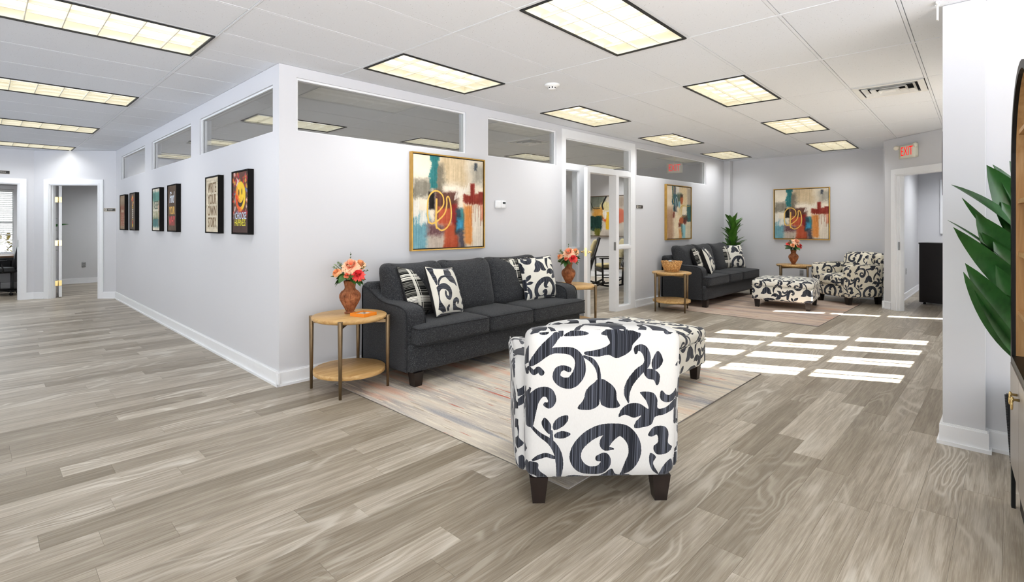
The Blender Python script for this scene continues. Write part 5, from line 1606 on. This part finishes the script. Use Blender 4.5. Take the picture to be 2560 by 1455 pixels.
for k in range(60): c.ell(r_.random(), r_.choice((.06, .12, .93, .9, .5, .3)), r_.uniform(.01, .08), r_.uniform(.01, .03), (150, 136, 112), .01, .12, .35)
p, w, h = poster('framed cream poster reading WRITE YOUR OWN STORY', 1.632, c.image('poster_cream'), 5)
for k, wd_ in enumerate(('WRITE', 'YOUR', 'OWN', 'STORY')): letters(p, wd_, .175 - .122 * k, .150, (112, 84, 46), (.62, .68, .76, .58)[k])
c = Canvas(360, 500, (92, 56, 44), 66)
for k in range(150): c.ell(r_.random(), r_.uniform(0, .78), r_.uniform(.02, .07), r_.uniform(.015, .045), r_.choice([(206, 60, 40), (226, 120, 50), (214, 170, 60), (96, 120, 160), (170, 60, 90), (230, 200, 190), (60, 50, 46), (190, 40, 60)]), .008, .08, .85)
c.rect(-.1, .72, 1.1, 1.1, (60, 40, 34), .05, .1, .8)
c.ell(.52, .40, .33, .245, (236, 196, 44), .008, .012)
sel = np.hypot((c.U - .52) / .33, (c.V - .40) / .245) < .97
redm = np.clip((.40 - (c.U - .25) + c.n1 * .35 + (c.V - .4) * .55) * 4 - .6, 0, 1) * sel
c.A = c.A * (1 - redm[..., None]) + np.array((220, 60, 28)) / 255. * redm[..., None]
c.ell(.42, .335, .030, .052, (40, 30, 24), .005, .006); c.ell(.62, .325, .030, .052, (40, 30, 24), .005, .006)
P_ = catmull([(.30, .44), (.40, .545), (.53, .575), (.66, .53), (.74, .42), (.66, .475), (.53, .51), (.40, .49)], 6, True)
mk = poly_mask(c.U, c.V, P_).astype(float); c.lay(mk, (44, 32, 24), .02)
for k in range(9): c.line([(.30 + .05 * k, .62), (.30 + .05 * k, .66 + .05 * (k % 4))], (200, 50, 30), .008, .004)
p, w, h = poster('framed colourful poster with a yellow smiling face reading I CHOOSE HAPPINESS', .790, c.image('poster_smile'), 6)
letters(p, 'I CHOOSE', -.130, .092, (214, 226, 238), .80); letters(p, 'I CHOOSE', -.1275, .092, (40, 46, 70), .80, .0004, PYD + .0002, .004)
letters(p, 'HAPPINESS', -.195, .092, (226, 214, 60), .66); letters(p, 'HAPPINESS', -.1925, .092, (60, 40, 30), .66, .0004, PYD + .0002, .004)
# ------------------------------------------------------------------ arched cabinet (local x along its width from the far end, front faces +y)
CA = math.radians(180 + 3.9)
cb = thing('arched_cabinet', 'black arched cabinet with oak shelves and grey lower doors at the right edge', 'cabinet', (1.733, -4.444, 0), CA)
CWD, CH, CD = .82, 2.06, .34
def arch_pts(w0, w1, zb, top, n=20):
    """outline in x/z from bottom far, over the arch, to bottom near"""
    r = (w1 - w0) / 2; c = (w0 + w1) / 2; pts = [(w0, zb)]
    for k in range(n + 1):
        a = PI - PI * k / n; pts.append((c + r * math.cos(a), top - r + r * math.sin(a)))
    pts.append((w1, zb)); return pts
def arch_ring(m, w0, w1, zb, top, t, y0, y1):
    """y0 < y1; local +y is the cabinet's back here"""
    A = arch_pts(w0, w1, zb, top); B = arch_pts(w0 + t, w1 - t, zb, top - t); n = len(A); v = []
    for y in (y0, y1):
        v += [(x, y, z) for x, z in A] + [(x, y, z) for x, z in B]
    f = []
    for i in range(n - 1):
        f += [(i, i + 1, n + i + 1, n + i), (2 * n + i, 3 * n + i, 3 * n + i + 1, 2 * n + i + 1), (i, 2 * n + i, 2 * n + i + 1, i + 1), (n + i, n + i + 1, 3 * n + i + 1, 3 * n + i)]
    f += [(0, n, 3 * n, 2 * n), (n - 1, 3 * n - 1, 4 * n - 1, 2 * n - 1)]
    m.add(v, f)
    return m
# with CA the local +y axis points to world -y (the back), so y = 0 is the front
m = arch_ring(MB(), 0, CWD, .0, CH, .035, 0.0, .015); o = m.build('arch_frame', M_BLACK, cb); fix_normals(o.data)
m = arch_ring(MB(), .004, CWD - .004, .22, CH - .004, .012, .015, CD); o = m.build('outer_shell', M_BLACK, cb); fix_normals(o.data)
m = arch_ring(MB(), .018, CWD - .018, .72, CH - .018, .017, .0155, CD - .012); o = m.build('lining', M_SHELFW, cb); fix_normals(o.data)
m = MB(); A = arch_pts(.018, CWD - .018, .22, CH - .018); n = len(A); m.add([(x, CD - .012, z) for x, z in A] + [(x, CD, z) for x, z in A], [tuple(range(n)), tuple(range(2 * n - 1, n - 1, -1))] + [(i, n + i, n + (i + 1) % n, (i + 1) % n) for i in range(n)])
o = m.build('back_panel', M_SHELFW, cb); fix_normals(o.data)
for z in (.945, 1.225, 1.475, 1.80):
    x0 = .036 if z < 1.65 else .036 + .41 - math.sqrt(max(0, .376 ** 2 - (z - (CH - .41)) ** 2)) - .034
    MB().box(x0, CWD - x0, .022, CD - .013, z - .010, z + .010).build('shelf', M_SHELFW, cb)
MB().box(.035, CWD - .035, .0, CD - .013, .705, .735).build('counter', M_BLACK, cb)
M_TAUPE = plain('taupe_lacquer', rgb(150, 142, 134), .32, var=.03)
for x0, x1, kx in ((.037, CWD / 2 - .002, CWD / 2 - .045), (CWD / 2 + .002, CWD - .037, CWD / 2 + .045)):
    dm = MB(); dm.box(x0, x1, -.004, .016, .222, .702); d_ = dm.build('door', M_TAUPE, cb)
    k = MB(); k.lathe([(.006, 0), (.005, .016), (.012, .020), (.012, .026), (.001, .028)], 12, M=T(kx, -.004, .625) @ Rx(PI / 2))
    k.tube([(kx + .017 * math.cos(a * PI / 8), -.024 - .004, .605 + .022 * math.sin(a * PI / 8)) for a in range(16)], .0035, 6, closed=True)
    k.build('knob', M_BRASS, d_)
MB().box(.035, CWD - .035, .03, CD - .02, .0, .22).build('plinth', M_BLACK, cb)
# small black ribbed board leaning behind the cabinet
rb = thing('ribbed_board', 'black ribbed board standing between the arched cabinet and the wall', 'board', (2.338, -4.70, 0), 0)
rb.rotation_euler = (-.06, 0, 0)
MB().box(-.012, .012, -.21, .250, .016, .41).build('panel', M_BLACK, rb)
m = MB()
for k in range(26): m.box(-.014, .014, .250, .258, .020 + k * .015, .029 + k * .015)
stuff(m.build('ribs', plain('rib_black', rgb(40, 40, 42), .5), rb))

# ------------------------------------------------------------------ side room behind the exit opening
bc = thing('dark_bookcase', 'dark espresso cabinet standing in the room behind the exit doorway', 'cabinet', (9.50, -3.31, 0), -1.95)
# local x along the visible side, local -y faces the lounge
bc.rotation_euler = (0, 0, math.atan2(-.95, -.22))
MB().box(0, .60, 0, .38, .035, 1.03).build('carcass', plain('espresso_panel', rgb(26, 20, 19), .35, var=.1), bc)
MB().box(-.008, .608, -.006, .386, 1.03, 1.055).build('top_panel', plain('espresso_panel', rgb(26, 20, 19), .35), bc)
for x in (.06, .54):
    for y in (.05, .33): MB().lathe([(.018, 0), (.022, .004), (.016, .035)], 12, M=T(x, y, 0)).build('foot', M_BLACK, bc)
cv = Canvas(120, 300, (150, 118, 92), 71); cv.rect(.2, .2, .8, .6, (120, 90, 74), .1, .2, .7)
pr = thing('framed_picture', 'white-framed picture with brown print on the side-room wall', 'picture', (11.879, -3.83, 1.73), -PI / 2)
f = MB(); f.box(-.42, -.375, -.03, 0, -.55, .55).box(.375, .42, -.03, 0, -.55, .55).box(-.375, .375, -.03, 0, .505, .55).box(-.375, .375, -.03, 0, -.55, -.505).build('frame', M_TRIM, pr)
MB().box(-.375, .375, -.012, -.001, -.505, .505).build('mat_board', plain('ivory_mat', rgb(226, 222, 208), .8), pr)
MB().box(-.27, .27, -.016, -.012, -.40, .40).build('print', print_mat('picture_print', cv.image('picture_brown'), .54, .8), pr)

# ------------------------------------------------------------------ study: desk and chair
dk = thing('desk', 'brown-topped desk under the study window', 'desk', (-1.80, 10.35, 0), 0)
M_DESK = oak_mat('desk_walnut', (96, 66, 42), (126, 90, 58), (150, 110, 74))
MB().box(-.56, .56, -.30, .55, .70, .735).build('desktop', M_DESK, dk)
for sx in (-.53, .50):
    MB().box(sx, sx + .03, -.28, .52, 0.0, .70).build('leg', M_BLACK, dk)
MB().box(-.5, .5, .44, .46, .35, .70).build('modesty_panel', M_BLACK, dk)
MB().box(-.5, .5, -.28, -.25, .64, .70).build('front_rail', M_BLACK, dk)
oc = thing('office_chair', 'black swivel office chair pulled up to the study desk', 'office chair', (-1.50, 9.62, 0), .0)
MB().soft(0, 0, .475, .50, .48, .09, .04, 8, (0, 0, 0, 0, .02, 0)).build('seat', M_BLACK, oc)
def wb_(p, X, Y, Z):
    p.x += .05 * (Z + 1) / 2 - .03 * (1 - Z * Z); return p
MB().soft(.26, 0, .76, .07, .46, .52, .03, 8, warp=wb_).build('backrest', M_BLACK, oc)
MB().tube([(.18, 0, .43), (.27, 0, .45), (.29, 0, .62)], .018, 8).build('back_bar', M_BLACK, oc)
for sy in (-1, 1):
    a_ = MB(); a_.tube([(.05, sy * .25, .44), (.06, sy * .29, .50), (.02, sy * .29, .66)], .013, 8); a_.soft(-.02, sy * .29, .675, .27, .055, .03, .013, 4); a_.build('armrest', M_BLACK, oc)
MB().lathe([(.026, .09), (.026, .26), (.016, .262), (.016, .42), (.06, .425), (.06, .44), (.001, .44)], 16).build('column', M_BLACK, oc)
MB().tube([(-.02, -.05, .425), (-.03, -.24, .41)], .006, 6).build('lever', M_BLACK, oc)
for k in range(5):
    a = k * 2 * PI / 5 + .3
    MB().tube([(0, 0, .10), (.16 * math.cos(a), .16 * math.sin(a), .095), (.29 * math.cos(a), .29 * math.sin(a), .075)], [.026, .02, .015], 8).build('base_spoke', M_BLACK, oc)
    MB().lathe([(.001, -.022), (.024, -.022), (.028, -.014), (.028, .014), (.024, .022), (.001, .022)], 14, M=T(.29 * math.cos(a), .29 * math.sin(a), .0285) @ Rz(a) @ Rx(PI / 2)).build('caster', M_BLACK, oc)
M_BUSH = leaf_mat('garden_leaf', (96, 110, 40), (168, 160, 70), (206, 150, 90))
gb = MB(); r_ = random.Random(9)
for k in range(700):
    a = r_.uniform(0, 2 * PI); ph = r_.uniform(-.2, 1.5); rr = r_.uniform(.7, 1.)
    v, f = leaf_blade(.12, .06, .3, .2, 3)
    gb.add(v, f, True, 0, aim((1.1 * rr * math.cos(a) * math.cos(ph), .5 * rr * math.sin(a) * math.cos(ph), .45 + .8 * rr * math.sin(ph)), (r_.uniform(-1, 1), r_.uniform(-1, 1), r_.uniform(-.4, 1))))
gd = thing('garden_bush', 'yellow-green bush outside the study window', 'bush', (-1.7, 13.2, 0))
stuff(gb.build('foliage', M_BUSH, gd))
gs = MB()
for k in range(6): gs.tube([(0, 0, -.1), (.3 * math.cos(k), .15 * math.sin(k), .6), (.6 * math.cos(k), .3 * math.sin(k), 1.0)], [.02, .014, .008], 6)
gs.build('stems', plain('bush_bark', rgb(90, 74, 56), .9), gd)
struct(MB().box(-8, 4, 11.3, 30, -.30, -.12).build('ground', plain('lawn', rgb(120, 124, 84), .95, var=.2)))

# ------------------------------------------------------------------ rocking chairs inside the office
M_ROCK = plain('black_rocker_wood', rgb(26, 23, 21), .4, var=.2)
M_CUSH = plain('beige_rocker_cushion', rgb(186, 172, 130), .9, var=.12, bump=.3, bscale=90.)
def make_rocker(label):
    r = thing('rocking_chair', label, 'rocking chair', (0, 0, 0), 0, 'rocking chairs inside the office')
    # faces -y
    for sx in (-1, 1):
        pts = [(sx * .27, -.52 + 1.04 * k / 12, .035 + .16 * ((k - 5.4) / 6.) ** 2 * .9) for k in range(13)]
        m = MB(); m.tube(pts, .021, 6); m.build('rocker', M_ROCK, r)
        MB().tube([(sx * .27, -.24, .05), (sx * .27, -.25, .62)], .021, 8).build('front_leg', M_ROCK, r)
        MB().tube([(sx * .25, .20, .045), (sx * .25, .22, .42), (sx * .25, .42, 1.10)], .024, 8).build('back_post', M_ROCK, r)
        m = MB(); m.soft(sx * .285, -.03, .635, .085, .58, .028, .012, 4); m.build('armrest', M_ROCK, r)
        MB().tube([(sx * .27, -.24, .22), (sx * .25, .20, .22)], .012, 6).build('stretcher', M_ROCK, r)
    m = MB(); m.soft(0, -.02, .405, .54, .50, .035, .012, 4); m.build('seat', M_ROCK, r)
    MB().box(-.25, .25, -.262, -.24, .33, .40).build('apron', M_ROCK, r)
    for k, z in enumerate((1.06, .66)):
        y = .22 + .20 * (z - .42) / .68; MB().box(-.25, .25, y - .012, y + .012, z - .045, z + .045).build('back_rail', M_ROCK, r)
    for k in range(5):
        x = -.17 + .085 * k; MB().tube([(x, .225, .44), (x, .405, 1.04)], .011, 6).build('back_slat', M_ROCK, r)
    m = MB(); m.soft(0, -.04, .455, .48, .44, .075, .03, 8, (0, 0, 0, 0, .015, 0)); m.build('seat_cushion', M_CUSH, r)
    def lean(p, X, Y, Z): p.y += .21 * Z * .5; return p
    m = MB(); m.soft(0, .245, .77, .42, .075, .56, .03, 8, (0, 0, 0, .02, 0, 0), warp=lean); m.build('back_pad', M_CUSH, r)
    return r
r1 = make_rocker('black rocking chair with beige cushions, nearer to the office door'); r1.location = (6.98, 2.06, 0); r1.rotation_euler = (0, 0, -2.5)
r2 = copy_tree(r1, 'black rocking chair with beige cushions, farther into the office', (7.97, 1.95, 0), -2.25)
